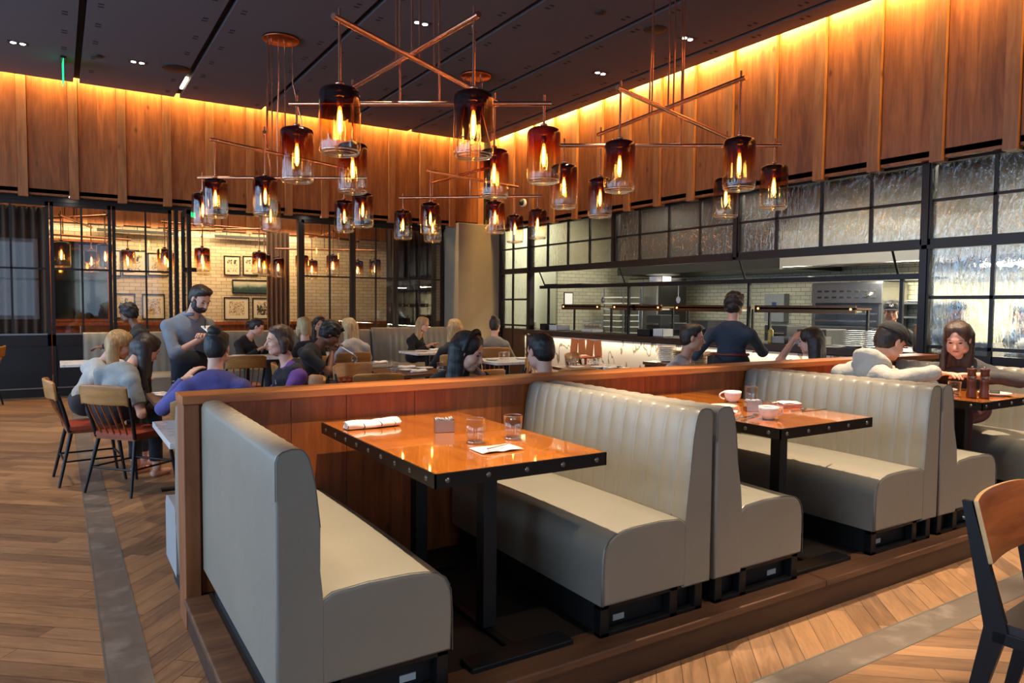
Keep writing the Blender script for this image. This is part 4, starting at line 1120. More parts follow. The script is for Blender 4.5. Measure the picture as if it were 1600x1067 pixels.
picture(210, 411, .52, .62, 'framed dark figure print behind the closed door panes', A1)
picture(247, 413, .45, .55, 'framed tan portrait print behind the closed door panes', A3)
picture(240, 479, .50, .62, 'framed floral print low on the brick wall behind the door panes', A3)
picture(196, 478, .42, .60, 'framed print behind the head of the bending server', A4)
picture(174, 411, .40, .62, 'framed print at the edge of the second door stile', A1)
# track light above the pictures
q = pxy(390, 388, PB-.3)
for xx, lab in ((q.x, 'black picture light bar over the framed prints in the open doorway'), (pxy(215, 380, PB-.3).x, 'black picture light bar over the prints behind the closed doors')):
    b = MB(); b.box(-.75, .75, -.03, .03, -.03, .03)
    t = thing('picture_light', lab, 'lamp', (xx, PB-.32, 3.0), 0); b.build('bar', M['black'], t)
    for k in (-.5, 0, .5):
        b = MB(); b.cyl((k, 0, .03), (k, 0, .13), .008, n=6); b.build('stem', M['black'], t)
# curtains
def curtain(x0, x1, y, z0, z1, label, mat, amp=.05, pitch=.13):
    n = int((x1-x0)/.012); b = MB()
    b.grid(lambda i, j: (x0+(x1-x0)*i/(n-1), y+amp*math.sin(2*PI*(x0+(x1-x0)*i/(n-1))/pitch)*(1+.25*math.sin(i*.05)), z0+(z1-z0)*j/3), n, 4)
    one(b, 'curtain', label, 'curtain', mat, solid=.006)
curtain(-2.2, -.12, 13.95, .02, 3.02, 'full brown curtain behind the leftmost glass doors', M['curtain'])
curtain(5.75, 6.85, 13.95, .02, 3.02, 'brown curtain behind the doors beside the concrete column', M['darkcurtain'])
q = pxy(453, 450, 15.6)
curtain(q.x-.25, q.x+.25, 16.6, .02, 3.1, 'narrow brown curtain gathered beside the framed pictures', M['curtain'], .05, .10)
# dim window and plant wall at the far left of the private room
q = pxy(112, 440, PB-.1)
t = thing('wall_mirror', 'tall dark mirror on the brick wall behind the closed doors', 'mirror', (q.x+.15, PB-.001, 1.95))
b = MB(); b.box(-.55, .55, -.04, 0, -.85, .85); b.build('frame', M['pine'], t); b = MB(); b.box(-.5, .5, -.045, -.04, -.8, .8); b.build('glass', plain('dark_mirror', srgb(120,112,96), .06, 1.0), t)
# long table inside with white plates
q = pxy(600, 497, 15.0)
t = thing('private_table', 'pale dining table inside the private room', 'table', (5.1, 15.3, 0))
b = MB(); b.box(-1.2, 1.2, -.45, .45, .72, .76); b.build('table_top', M['marbletop'], t)
for x in (-1.0, 1.0):
    b = MB(); b.box(x-.04, x+.04, -.3, .3, 0, .72); b.build('leg', M['black'], t)
# ================================================================ the dining floor behind the booths
TZ = .75
def rect_table(c, w, d, label, top='darkwood', rz=0, group=None, n=1):
    t = thing('dining_table', label, 'table', (c[0], c[1], 0), rz, group)
    b = MB(); b.box(-w/2, w/2, -d/2, d/2, TZ-.035, TZ); b.build('table_top', M[top], t, bevel=.004)
    b = MB(); b.cyl((0,0,.02), (0,0,TZ-.036), .04, n=14); b.build('column', M['black'], t)
    b = MB(); b.box(-.27, .27, -.035, .035, 0, .02); b.box(-.035, .035, -.27, .27, 0, .02); b.build('foot', M['black'], t)
    t['half'] = (w/2, d/2); return t
# banquettes: along the glass doors and behind the partition
def banquette(x0, x1, yb, facing, label, seat_z=.47, top=1.06, end='leather'):
    t = thing('banquette', label, 'banquette', (x0, yb, 0)); L = x1-x0; s = facing
    n = max(6, int(L/.11)); sub = 4; nx = n*sub+1
    prof = [(.0,.10),(.0,top-.02),(.02,top),(.08,top),(.10,top-.02),(.13,.9),(.16,.5),(.16,.40)]
    def P(i, j):
        u = (i % sub)/sub; dep = -.009*(1-math.sqrt(abs(math.sin(PI*u))))*(1 if 3 <= j else 0)
        return (L*i/(nx-1), s*(prof[j][0]+dep), prof[j][1])
    b = MB(); b.grid(P, nx, len(prof))
    for xx in (0, L): b.add([(xx, s*q[0], q[1]) for q in prof], [tuple(range(len(prof)))], False)
    b.build('backrest', LE, t)
    sp = [(.15,.12),(.15,seat_z-.02),(.20,seat_z),(.46,seat_z),(.52,seat_z-.015),(.55,seat_z-.06),(.55,.12)]
    b = MB(); b.prism([(s*a, z) for a, z in sp], 'x', 0, L); b.build('seat', M[end], t, bevel=.02, seg=3)
    b = MB(); b.box(.03, L-.03, s*.03, s*.50, 0, .12); b.build('plinth', M['blackmatte'], t)
banquette(.30, 4.62, 12.10, -1, 'long grey channelled banquette under the glass doors on the pale brick side')
banquette(4.66, 6.15, 12.06, -1, 'shorter grey banquette section beside the concrete column', top=1.09)
banquette(.478, 6.7, 3.745, 1, 'grey banquette behind the partition, its seat end showing past the end post', top=1.0, end='daylitvinyl')
T_win = rect_table((.86, 4.61), .74, .82, 'white marble table just past the partition end post', 'marbletop')
tb = at_px(395,592,TZ)
T_ord = rect_table((.94, 6.28), .68, .70, 'wooden table where the waiter takes the order')
p1 = at_px(637,579,TZ); T_mid = rect_table(p1, .85, .85, 'wooden table set with tumblers in the middle of the room', rz=.2)
p2 = at_px(585,569,TZ); T_grey = rect_table(p2, .8, .8, 'grey-topped table behind the man reading his phone', 'greytop')
p3 = at_px(668,549,TZ); T_fair = rect_table(p3, .7, .7, 'white table before the fair-haired woman at the far banquette', 'marbletop')
p4 = at_px(792,562,TZ); T_col = rect_table(p4, .8, .8, 'white table before the concrete column', 'marbletop')
p5 = at_px(930,574,TZ); T_cnt = rect_table(p5, .85, .85, 'wooden table set before the lit marble counter', rz=-.1)
T_blk = rect_table((2.25, 10.6), .75, .6, 'white table before the long banquette with the woman in black', 'marbletop')
rect_table((.36, 10.45), .7, .7, 'white marble table at the left end of the long banquette', 'marbletop')
T_three = rect_table((3.4, 10.8), .8, .6, 'white table shared by the three women at the long banquette', 'marbletop')
# chairs: first one placed by hand, the rest are copies
ch0 = spindle_chair((.50, 6.50, 0), math.radians(39-90), 'spindle-back chair with red seat under the dark-haired woman in the grey tee')
def chair_at(px, py, face, label):
    """px, py: top middle of the back rail in the photograph; face: degrees, 0 = +x"""
    q = at_px(px, py, .862); a = math.radians(face); return dup(ch0, (q.x+.29*math.cos(a), q.y+.29*math.sin(a), 0), a-PI/2, label)
dup(ch0, (.22, 7.05, 0), math.radians(5-90), 'red-seated chair under the blonde woman')
dup(ch0, (.90, 5.38, 0), math.radians(78-90), 'chair whose rail edge shows behind the purple fleece back')
dup(ch0, (1.63, 6.25, 0), math.radians(178-90), 'tan-railed chair behind the woman in the black vest')
dup(ch0, (2.70, 7.10, 0), math.radians(-80-90), 'light tan chair turned with its back to the middle table')
chair_at(592, 584, 80, 'dark-railed chair just behind the partition, before the middle table')
chair_at(553, 551, 90, 'brown-railed chair in front of the woman with long blonde hair')
chair_at(762, 578, 100, 'tan chair right of the woman with the black headband')
chair_at(825, 560, 150, 'pale tan chair right of the white table before the column')
chair_at(893, 552, -60, 'reddish-brown chair before the marble counter')
chair_at(905, 576, 80, 'dark chair whose rail shows just above the partition, before the counter')
chair_at(385, 556, 88, 'tan chair in front of the woman in black at the long banquette')
chair_at(2, 541, 175, 'tan chair cut by the edge of the frame near the glass doors')
# table ware on these tables, by pixel
def onT(p): return p[0].location+Vector((p[1], p[2], TZ+.001))
G_ = 'small tumblers on the dining tables'
for px, lab in (((T_win,.0,.1),'empty tumbler on the white marble table by the end post'), ((T_ord,.02,.20),'iced tea glass before the waiter'), ((T_ord,-.12,.25),'water tumbler next to the iced tea'), ((T_mid,-.25,-.2),'tumbler at the near side of the middle table'), ((T_mid,-.1,.28),'tumbler at the far side of the middle table'), ((T_mid,.28,-.26),'tumbler near the woman with the headband'),
                    ((T_grey,-.26,.0),'tumbler on the grey-topped table'), ((T_col,-.03,.10),'tumbler on the white table before the column, left one'), ((T_col,.07,.12),'tumbler on the white table before the column, right one'), ((T_cnt,-.24,.22),'tumbler at the left of the table before the counter'), ((T_cnt,-.12,.26),'tumbler next to the leftmost one on the table before the counter'), ((T_cnt,.10,.17),'tumbler in the middle of the table before the counter'), ((T_cnt,.22,.24),'taller tumbler behind the middle one on the table before the counter')):
    tumbler(onT(px), lab, G_, .038, .10, M['icedtea'] if 'iced tea glass' in lab else None)
for px, r, lab in (((T_ord,-.17,.05),.13,'large white plate before the two leaning women'), ((T_ord,-.05,-.21),.12,'dark-rimmed plate stacked by the large white plate'), ((T_ord,.07,.03),.07,'small side plate by the iced tea'), ((T_ord,.20,-.22),.10,'plate beside the paper coffee cup'), ((T_blk,-.1,.0),.11,'white plate before the woman in black'), ((T_mid,-.02,-.05),.10,'side plate on the middle table'), ((T_mid,.26,.1),.10,'far side plate on the middle table'), ((T_fair,-.1,.0),.11,'bread plate of the fair-haired woman'), ((T_col,-.24,.0),.10,'plate on the white table before the column'), ((T_col,.24,.0),.10,'second plate on the white table before the column'),
                       ((T_cnt,-.28,.0),.10,'left plate on the table before the counter'), ((T_cnt,-.02,-.10),.11,'middle plate on the table before the counter'), ((T_cnt,.26,-.05),.11,'right plate on the table before the counter')):
    saucer(onT(px), r, lab, 'plate', 'plate')
for px, rz, lab in (((T_grey,.1,.05),.3,'napkin roll on the grey-topped table'), ((T_mid,.1,.25),-.2,'napkin roll on the middle table, far side'), ((T_mid,.02,-.26),.2,'napkin roll on the middle table, near side'), ((T_fair,.18,.12),.4,'white napkin heap by the fair-haired woman'), ((T_cnt,0,-.28),.1,'napkin roll on the table before the counter')):
    q = onT(px); napkin_roll((q.x, q.y, TZ+.001), rz, lab, None, .2, .06, .03, False)
q = onT((T_ord,.22,-.02)); t = thing('paper_cup', 'white paper coffee cup beside the purple fleece', 'cup', q)
b = MB(); b.lathe([(0,0),(.028,0),(.04,.10),(0,.10)], 20); b.build('body', M['paper'], t); b = MB(); b.lathe([(.043,.10),(.043,.108),(.037,.118),(0,.118)], 20); b.build('lid', M['white'], t)
q = onT((T_ord,.21,.19)); b = MB(); b.box(-.09, .09, -.07, .07, 0, .012); b.box(-.085, .085, -.068, .068, .0121, .022); one(b, 'menu', 'menus lying before the woman in the black vest', 'menu', M['daylitvinyl'], loc=(q.x, q.y, TZ+.001), rot=(0,0,.1))
q = onT((T_ord,-.24,.24)); b = MB(); b.box(-.05, .05, -.07, .07, 0, .01); one(b, 'menu', 'white menu on the far side of the order table', 'menu', M['paper'], loc=(q.x, q.y, TZ+.001), rot=(0,0,.2))
# service station before the counter: plates, orange menus, black boxes
st = thing('service_station', 'low service station of plates before the lit counter', 'cabinet', (6.55, 7.3, 0))
sx, sy = 6.75, 6.45
st.location = (sx, sy, 0)
b = MB(); b.box(-.24, .24, -.6, .6, .0, .74); b.build('cabinet', M['riser'], st); b = MB(); b.box(-.26, .26, -.62, .62, .74, .78); b.build('top', M['darkwood'], st, bevel=.004)
for k, (dy, n_) in enumerate(((.45, 9), (.17, 7), (-.11, 6))):
    pile('plate', (('top plate of the tallest stack on the service station', 'top plate of the middle stack on the service station', 'top plate of the lowest stack on the service station')[k], ('plate within the tallest stack on the service station', 'plate within the middle stack on the service station', 'plate within the lowest stack on the service station')[k]), 'plate', (sx, sy+dy, .781), .125, n_, .0225, M['stonebowl'] if k else M['white'], ('tallest plate stack on the service station', 'middle plate stack on the service station', 'lowest plate stack on the service station')[k])
for k in range(2):
    b = MB(); b.box(-.06, .06, -.045, .045, 0, .15); one(b, 'cutlery_box', ('black cutlery box at the near end of the service station', 'black cutlery box next to the endmost one on the service station')[k], 'box', M['blackmatte'], loc=(sx, sy-.50+.15*k, .781), bevel=.004)
q = at_px(915, 556, .80)
rk = thing('menu_rack', 'copper rack of orange menus before the lit marble', 'rack', (q.x, q.y, 0))
b = MB(); b.cyl((0,0,0),(0,0,.78),.02,n=10); b.lathe([(0,0),(.16,0),(.16,.015),(0,.02)], 20); b.lathe([(0,.78),(.24,.78),(.24,.80),(0,.80)], 24); b.build('stand', M['coppermatte'], rk)
for k in range(4):
    b = MB(); b.obox((0, .27-.18*k, .92), (.02, .14, .22), Matrix.Rotation(.12*(-1)**k, 3, 'X')); one(b, 'menu', 'orange menu standing in the copper rack before the lit marble', 'menu', M['orangecard'] if 'orangecard' in M else M.setdefault('orangecard', plain('orange_card', srgb(206,116,56), .6)), 'orange menus on the copper rack', loc=(q.x, q.y, .0))
# ================================================================ figures grown as smooth fields
def v3(*a): return np.array(a, dtype=np.float64)
class Field:
    """smooth union of tapered capsules and ellipsoids, meshed by surface nets"""
    def __init__(s): s.p = []; s.cut = []
    def cap(s, a, b, ra, rb=None, k=.02, cut=None): s.p.append(('c', v3(*a), v3(*b), ra, ra if rb is None else rb, k, cut)); return s
    def ell(s, c, r, R=None, k=.02, cut=None): s.p.append(('e', v3(*c), v3(*r), np.eye(3) if R is None else R, k, cut)); return s
    def sub_ell(s, c, r, R=None): s.cut.append(('e', v3(*c), v3(*r), np.eye(3) if R is None else R)); return s
    def sub_half(s, p, n): s.cut.append(('h', v3(*p), v3(*n))); return s      # removes the side n points to
    @staticmethod
    def d_ell(P, c, r, R):
        q = (P-c.astype(np.float32)) @ R.astype(np.float32)
        k0 = np.sqrt(((q/r.astype(np.float32))**2).sum(-1)); k1 = np.sqrt(((q/(r*r).astype(np.float32))**2).sum(-1))
        return k0*(k0-1)/np.maximum(k1, 1e-6)
    @staticmethod
    def d_cap(P, a, b, ra, rb):
        ab = (b-a); L2 = max(float(ab@ab), 1e-9)
        t = np.clip(((P-a.astype(np.float32)) @ ab.astype(np.float32))/L2, 0, 1)
        q = P-a.astype(np.float32)-t[..., None]*ab.astype(np.float32)
        return np.sqrt((q*q).sum(-1))-(ra+(rb-ra)*t)
    def mesh(s, h, wob=0.0, wscale=12.0):
        lo = np.full(3, 1e9); hi = -lo; bb = []
        for q in s.p:
            if q[0] == 'c':
                r = max(q[3], q[4]); l = np.minimum(q[1], q[2])-r; u = np.maximum(q[1], q[2])+r; k = q[5]
            else:
                e = np.abs(q[3]) @ q[2]; l = q[1]-e; u = q[1]+e; k = q[4]
            bb.append((l-k-h*2, u+k+h*2)); lo = np.minimum(lo, l); hi = np.maximum(hi, u)
        lo = lo-h*3; hi = hi+h*3; n = np.ceil((hi-lo)/h).astype(int)+1
        F = np.full(n, .25, np.float32)
        ax = [(lo[i]+h*np.arange(n[i])).astype(np.float32) for i in range(3)]
        for q, (l, u) in zip(s.p, bb):
            i0 = np.maximum(((l-lo)/h).astype(int), 0); i1 = np.minimum(((u-lo)/h).astype(int)+2, n)
            sl = tuple(slice(a, b) for a, b in zip(i0, i1))
            P = np.stack(np.meshgrid(ax[0][sl[0]], ax[1][sl[1]], ax[2][sl[2]], indexing='ij'), -1)
            if q[0] == 'c': d = s.d_cap(P, *q[1:5]); k = q[5]; cut = q[6]
            else: d = s.d_ell(P, q[1], q[2], q[3]); k = q[4]; cut = q[5]
            if cut is not None:
                for cp, cn in cut: d = np.maximum(d, (P-np.asarray(cp, np.float32)) @ np.asarray(cn, np.float32))
            f = F[sl]; hh = np.maximum(k-np.abs(f-d), 0)/k
            F[sl] = np.minimum(f, d)-hh*hh*k*.25
        P = None
        for q in s.cut:
            if P is None: P = np.stack(np.meshgrid(*ax, indexing='ij'), -1)
            if q[0] == 'e': F = np.maximum(F, -s.d_ell(P, q[1], q[2], q[3]))
            else: F = np.maximum(F, (P-q[1].astype(np.float32)) @ q[2].astype(np.float32))
        if wob:
            if P is None: P = np.stack(np.meshgrid(*ax, indexing='ij'), -1)
            w = wscale
            F = F+wob*(np.sin(P[...,0]*w+2*np.sin(P[...,2]*w*.6))*np.sin(P[...,1]*w*1.3+1.5*np.sin(P[...,2]*w*.9+P[...,0]*w*.5))+.6*np.sin(P[...,2]*w*1.7+P[...,1]*w*1.1+P[...,0]*w)).astype(np.float32)
        return nets(F, lo, h)
def nets(F, lo, h):
    S = F < 0
    c = [S[a:S.shape[0]-1+a, b:S.shape[1]-1+b, d:S.shape[2]-1+d] for a in (0,1) for b in (0,1) for d in (0,1)]
    tot = sum(x.astype(np.int8) for x in c); act = (tot > 0) & (tot < 8)
    idx = np.argwhere(act); N = len(idx)
    if N == 0: return np.zeros((0,3)), np.zeros((0,4), int)
    id3 = np.full(act.shape, -1, np.int64); id3[act] = np.arange(N)
    corner = np.array([(a,b,d) for a in (0,1) for b in (0,1) for d in (0,1)])
    val = np.stack([F[idx[:,0]+a, idx[:,1]+b, idx[:,2]+d] for a,b,d in corner], 1)
    acc = np.zeros((N,3)); cnt = np.zeros(N)
    for i in range(8):
        for j in range(i+1, 8):
            if np.abs(corner[i]-corner[j]).sum() != 1: continue
            m = (val[:,i] < 0) != (val[:,j] < 0)
            t = val[m,i]/(val[m,i]-val[m,j])
            acc[m] += corner[i]+t[:,None]*(corner[j]-corner[i]); cnt[m] += 1
    V = lo+h*(idx+acc/cnt[:,None])
    Q = []
    for a in range(3):
        b, d = (a+1) % 3, (a+2) % 3
        sl0 = [slice(None)]*3; sl1 = [slice(None)]*3
        sl0[a] = slice(0, -1); sl1[a] = slice(1, None)
        A, B = S[tuple(sl0)], S[tuple(sl1)]
        E = np.argwhere(A != B)
        ok = (E[:,b] > 0) & (E[:,d] > 0) & (E[:,b] < S.shape[b]-1) & (E[:,d] < S.shape[d]-1); E = E[ok]
        inside = A[E[:,0], E[:,1], E[:,2]]
        def cell(db, dd):
            q = E.copy(); q[:,b] -= db; q[:,d] -= dd; return id3[q[:,0], q[:,1], q[:,2]]
        q = np.stack([cell(1,1), cell(0,1), cell(0,0), cell(1,0)], 1)
        q[~inside] = q[~inside][:, ::-1]; Q.append(q)
    return V, np.concatenate(Q)
def field_obj(fl, name, mat, parent=None, h=.008, loc=None, **kw):
    V, Q = fl.mesh(h, **kw)
    me = bpy.data.meshes.new(name)
    me.vertices.add(len(V)); me.vertices.foreach_set('co', V.astype(np.float32).ravel())
    me.loops.add(len(Q)*4); me.loops.foreach_set('vertex_index', Q.astype(np.int32).ravel())
    me.polygons.add(len(Q)); me.polygons.foreach_set('loop_start', np.arange(0, len(Q)*4, 4, dtype=np.int32))
    me.update(calc_edges=True); me.validate()
    me.polygons.foreach_set('use_smooth', np.ones(len(me.polygons), bool)); me.materials.append(mat)
    o = bpy.data.objects.new(name, me); C.objects.link(o)
    if parent is not None: o.parent = parent; KID.setdefault(parent.name, []).append(o)
    if loc is not None: o.location = loc
    return o

def skin_mat(name, c):
    t = NT(name); n = t.noise(t.obj(), 18, 3)
    b = t.bsdf(Base_Color=t.mix(n, tuple(x*.88 for x in c), tuple(min(1, x*1.08) for x in c)), Roughness=.5)
    b.inputs['Subsurface Weight'].default_value = .08; b.inputs['Subsurface Radius'].default_value = (.02, .008, .004); return t.mat
def cloth(name, c, r=.85, n=.14, sc=14):
    t = NT(name); v = t.obj(); a = t.noise(v, sc, 4, .6, .8); b_ = t.noise(v, 220, 2)
    b = t.bsdf(Base_Color=t.mix(a, tuple(x*(1-n) for x in c), tuple(min(1, x*(1+n)) for x in c)), Roughness=r, Normal=t.bump(t.math('ADD', a, t.math('MULTIPLY', b_, .12)), .5, .02))
    b.inputs['Sheen Weight'].default_value = .04; return t.mat
def hair_mat(name, c, c2=None):
    t = NT(name); v = t.map(t.obj(), (60, 60, 4)); n = t.noise(v, 1.0, 4, .6, .4)
    c2 = c2 or tuple(min(1, x*1.9+.01) for x in c)
    b = t.bsdf(Base_Color=t.ramp(n, [(.3, tuple(x*.6 for x in c)), (.55, c), (.75, c2)]), Roughness=.5, Normal=t.bump(n, .6, .01)); return t.mat
SK = {'fair': skin_mat('fair_skin', srgb(222,168,142)), 'mid': skin_mat('warm_skin', srgb(196,140,112)), 'brown': skin_mat('brown_skin', srgb(122,78,56)), 'pale': skin_mat('pale_skin', srgb(228,184,160))}
HR = {'black': hair_mat('black_hair', srgb(20,16,15), srgb(40,32,29)), 'brown': hair_mat('brown_hair', srgb(62,40,28), srgb(112,76,52)), 'dark': hair_mat('dark_brown_hair', srgb(40,27,22), srgb(80,56,44)), 'blond': hair_mat('blond_hair', srgb(184,142,88), srgb(236,204,150)), 'pale': hair_mat('pale_blond_hair', srgb(192,162,112), srgb(232,210,168))}
M['lip'] = plain('lip', srgb(158,84,76), .45); M['lash'] = plain('dark_lash', srgb(34,24,22), .6); M['eyewhite'] = plain('eye_white', srgb(215,208,200), .3)

def rotz(a): c, s = math.cos(a), math.sin(a); return np.array([[c,-s,0],[s,c,0],[0,0,1.]])
def roty(a): c, s = math.cos(a), math.sin(a); return np.array([[c,0,s],[0,1,0],[-s,0,c]])      # +a pitches x-forward down
def rotx(a): c, s = math.cos(a), math.sin(a); return np.array([[1,0,0],[0,c,-s],[0,s,c]])

def hand_prims(fl, wrist, d, nrm, curl=.35, sc=1.0, side=1, k=.006):
    """palm at the wrist, direction d, back-of-hand normal nrm; side=+1 left hand"""
    d = d/np.linalg.norm(d); nrm = nrm-d*(nrm@d); nrm = nrm/np.linalg.norm(nrm); lat = np.cross(nrm, d)*side   # towards the thumb
    W = wrist+d*.02*sc
    for u in (-.028, -.009, .010, .028):
        fl.cap(W+lat*u*.8*sc, W+d*.07*sc+lat*u*sc, .0125*sc, .0105*sc, k=.012)
    lens = {-.031: (.030,.021,.018), -.0105: (.040,.026,.020), .0105: (.043,.028,.021), .031: (.038,.024,.019)}
    for u, seg in lens.items():
        p = W+d*.078*sc+lat*u*sc; a = curl*.5+.1*abs(u)*10*.3; spread = u*2.2
        dd = d+lat*spread*.5; dd /= np.linalg.norm(dd)
        r = .0088*sc
        for sgl in seg:
            q = p+(dd*math.cos(a)-nrm*math.sin(a))*sgl*sc
            fl.cap(p, q, r, r*.92, k=k); p = q; a += curl*.8; r *= .93
    p = W+d*.01*sc+lat*.03*sc; a = d*.55+lat*.75-nrm*.35; a /= np.linalg.norm(a)
    q = p+a*.042*sc; fl.cap(p, q, .0115*sc, .010*sc, k=.01)
    b = d*.85+lat*.3-nrm*.35; b /= np.linalg.norm(b); fl.cap(q, q+b*.030*sc, .0098*sc, .0085*sc, k=k)

def person(label, head, facing, seat=.495, lean=10, side=0, hyaw=0, hpitch=10, hroll=0, skin='fair', hair='brown', style='short', shirt='black', sleeve='long',
           lh=None, rh=None, trousers='darkcloth', shoulders=.185, h=.008, standing=False, collar=None, extras=(), size=1.0, curl=.4, legs=True, hunch=.03, low=False, kneel=.45, hairlen=.30, floor=0.0, elbow=(-.25, .75, -1.0)):
    """head: world target of the head's middle; facing: degrees, 0 = +x, 90 = +y; hands: local (forward, left, absolute height)"""
    Rw = rotz(math.radians(facing)); S = size
    hipz = .93*S if standing else seat+.125
    a = math.radians(lean); sd = math.radians(side)
    sp = v3(math.sin(a)*math.cos(sd), math.sin(sd), math.cos(a)*math.cos(sd))
    Hr = rotz(math.radians(hyaw)) @ roty(math.radians(hpitch)) @ rotx(math.radians(hroll))
    hup = Hr @ v3(0,0,1); hf = Hr @ v3(1,0,0)
    neck_off = sp*.05+hup*.05+v3(.02,0,0); head_off = neck_off+hup*.115+hf*.03
    need = head[2]-hipz-head_off[2]
    L = max(.36, min(.62, need/max(.5, sp[2])))         # hip to neck base
    hip = v3(0,0,hipz)
    nb = hip+sp*L; dz = 0
    if abs(nb[2]+head_off[2]-head[2]) > .005 and standing:
        dz = head[2]-(nb[2]+head_off[2]); hip = hip+v3(0,0,dz); nb = nb+v3(0,0,dz)
    hc = nb+head_off
    off = v3(head[0], head[1], 0)-Rw @ v3(hc[0], hc[1], 0)
    base = v3(off[0], off[1], 0)
    T = lambda p: Rw @ v3(*p)          # local -> object space (object sits at base)
    lat = v3(0,1,0)*math.cos(sd)-v3(0,0,1)*math.sin(sd)
    fwd = np.cross(lat, sp)
    B = Field(); G = Field(); Tr = Field()
    def RB(M_): return Rw @ M_
    spR = np.stack([fwd, lat, sp], 1)
    # trunk
    def trunk(fl, e):
        mid = hip+sp*L*.28+fwd*.0; ch = hip+sp*L*.68+fwd*.012-fwd*hunch*.3
        fl.ell(T(hip+sp*.03), (.105+e, .150*S+e, .115+e), RB(spR), k=.06)
        fl.ell(T(mid), (.098+e, .128*S+e, L*.34+e), RB(spR), k=.06)
        fl.ell(T(ch), (.108+e, shoulders*.82+e, L*.36+e), RB(spR), k=.06)
        for q in (1, -1):
            fl.cap(T(nb-sp*.02-fwd*(.012+hunch*.6)+lat*q*.03), T(nb-sp*.085-fwd*(.015+hunch)+lat*q*shoulders*.86), .050+e*.7, .052+e*.8, k=.06)
        fl.cap(T(nb-sp*.03-fwd*(.012+hunch*.5)+lat*.07), T(nb-sp*.03-fwd*(.012+hunch*.5)-lat*.07), .048+e*.6, k=.05)
    trunk(B, -.012); trunk(G, .006)
    # neck and head
    B.cap(T(nb-sp*.05-fwd*.01), T(hc-hup*.06-hf*.022), .056, .052, k=.03)
    def Hd(x, y, z): return T(hc+Hr @ v3(x, y, z))
    HR3 = RB(Hr); s_ = 1.0
    def he(c, r, k=.015): B.ell(Hd(*c), r, HR3, k=k)
    he((-.012,0,.03), (.097,.077,.088)); he((.026,0,-.035), (.066,.061,.085)); he((.058,0,-.098), (.028,.034,.022), .03)
    he((.070,0,.018), (.026,.052,.014), .02)
    for y in (-1, 1):
        he((.056,y*.036,-.036), (.030,.027,.027), .02); he((-.004,y*.078,-.012), (.017,.009,.031), .008)
        he((.02,y*.05,-.075), (.04,.022,.03), .02)
    B.cap(Hd(.092,0,-.002), Hd(.112,0,-.036), .0085, .0125, k=.012); he((.098,0,-.043), (.014,.019,.009), .008)
    he((.088,0,-.066), (.013,.023,.010), .01)
    # arms by two-bone reach
    arms = {}
    for sg, tgt in ((1, lh), (-1, rh)):
        sh = nb-sp*.098-fwd*(.015+hunch)+lat*sg*shoulders*.93
        if tgt is None: tgt = (.30+.1*sp[0], sg*.16, .80 if not standing else .80) if not standing else (.05, sg*.26, hip[2]-.08)
        w = v3(*tgt); l1, l2 = .285*S, .255*S
        v = w-sh; dist = np.linalg.norm(v); mx = (l1+l2)*.985
        if dist > mx: w = sh+v/dist*mx; v = w-sh; dist = mx
        u = v/dist; x = (l1*l1-l2*l2+dist*dist)/(2*dist); hh = math.sqrt(max(l1*l1-x*x, 1e-6))
        pole = v3(elbow[0], sg*elbow[1], elbow[2]); pole = pole-u*(pole@u); pole /= np.linalg.norm(pole)
        el = sh+u*x+pole*hh
        arms[sg] = (sh, el, w)
        B.cap(T(sh), T(el), .044*S, .036*S, k=.03); B.cap(T(el), T(w), .037*S, .025*S, k=.015)
        fd = (w-el)/np.linalg.norm(w-el)
        nr = v3(0, 0, 1) if abs(fd[2]) < .8 else v3(0, sg, 0)
        hand_prims(B, T(w), Rw @ (fd+v3(.15, -sg*.25, 0)), Rw @ nr, curl, S, side=-sg)
        # sleeves
        e = .014
        if sleeve == 'long':
            G.cap(T(sh), T(el), .055*S+.004, .045*S+.004, k=.04); en = el+(w-el)*.97
            G.cap(T(el), T(en), .046*S+.004, .034*S+.004, k=.02, cut=[(T(en), Rw @ fd)])
        elif sleeve == 'rolled':
            G.cap(T(sh), T(el), .054*S+.004, .046*S+.004, k=.04); en = el+(w-el)*.32
            G.cap(T(el), T(en), .046*S+.004, .043*S+.006, k=.02, cut=[(T(en), Rw @ fd)])
        elif sleeve == 'short':
            en = sh+(el-sh)*.72; ud = (el-sh)/np.linalg.norm(el-sh)
            G.cap(T(sh), T(en), .056*S+.004, .053*S+.006, k=.04, cut=[(T(en), Rw @ ud)])
    # legs
    if legs:
        for sg in (1, -1):
            hj = hip+v3(0, sg*.095, -.0)
            if standing:
                kn = hip+v3(.02, sg*.10, -.43*S); an = v3(-.02, sg*.105, .09)
            else:
                kn = v3(kneel*S, sg*.12, max(hipz-.02, .5)); an = v3(kneel*S+.02, sg*.12, .09+floor)
            B.cap(T(hj), T(kn), .07, .05, k=.03); B.cap(T(kn), T(an), .05, .034, k=.02)
            B.cap(T(an+v3(-.03,0,-.055)), T(an+v3(.12,0,-.06)), .030, .026, k=.02)
            Tr.cap(T(hj), T(kn), .088, .064, k=.05); en = kn+(an-kn)*.9
            Tr.cap(T(kn), T(en), .062, .052, k=.02, cut=[(T(en), Rw @ ((an-kn)/np.linalg.norm(an-kn)))])
        Tr.ell(T(hip+sp*.0), (.118, .165*S, .12), RB(spR), k=.06)
        if standing: Tr.sub_half(T(hip+sp*.13), Rw @ sp)
    body = field_obj(B, 'person', SK[skin], None, h, loc=base.tolist())
    tag(body, label, 'person')
    # garment: open at the neck, ends at the hem
    G.sub_half(T(hip-sp*.075), Rw @ -sp)
    G.sub_ell(T(nb+sp*.035+fwd*.045), (.085,.075,.062), RB(spR))
    sm = CL[shirt] if isinstance(shirt, str) else shirt
    field_obj(G, 'shirt', sm, body, h, wob=.0022, wscale=26)
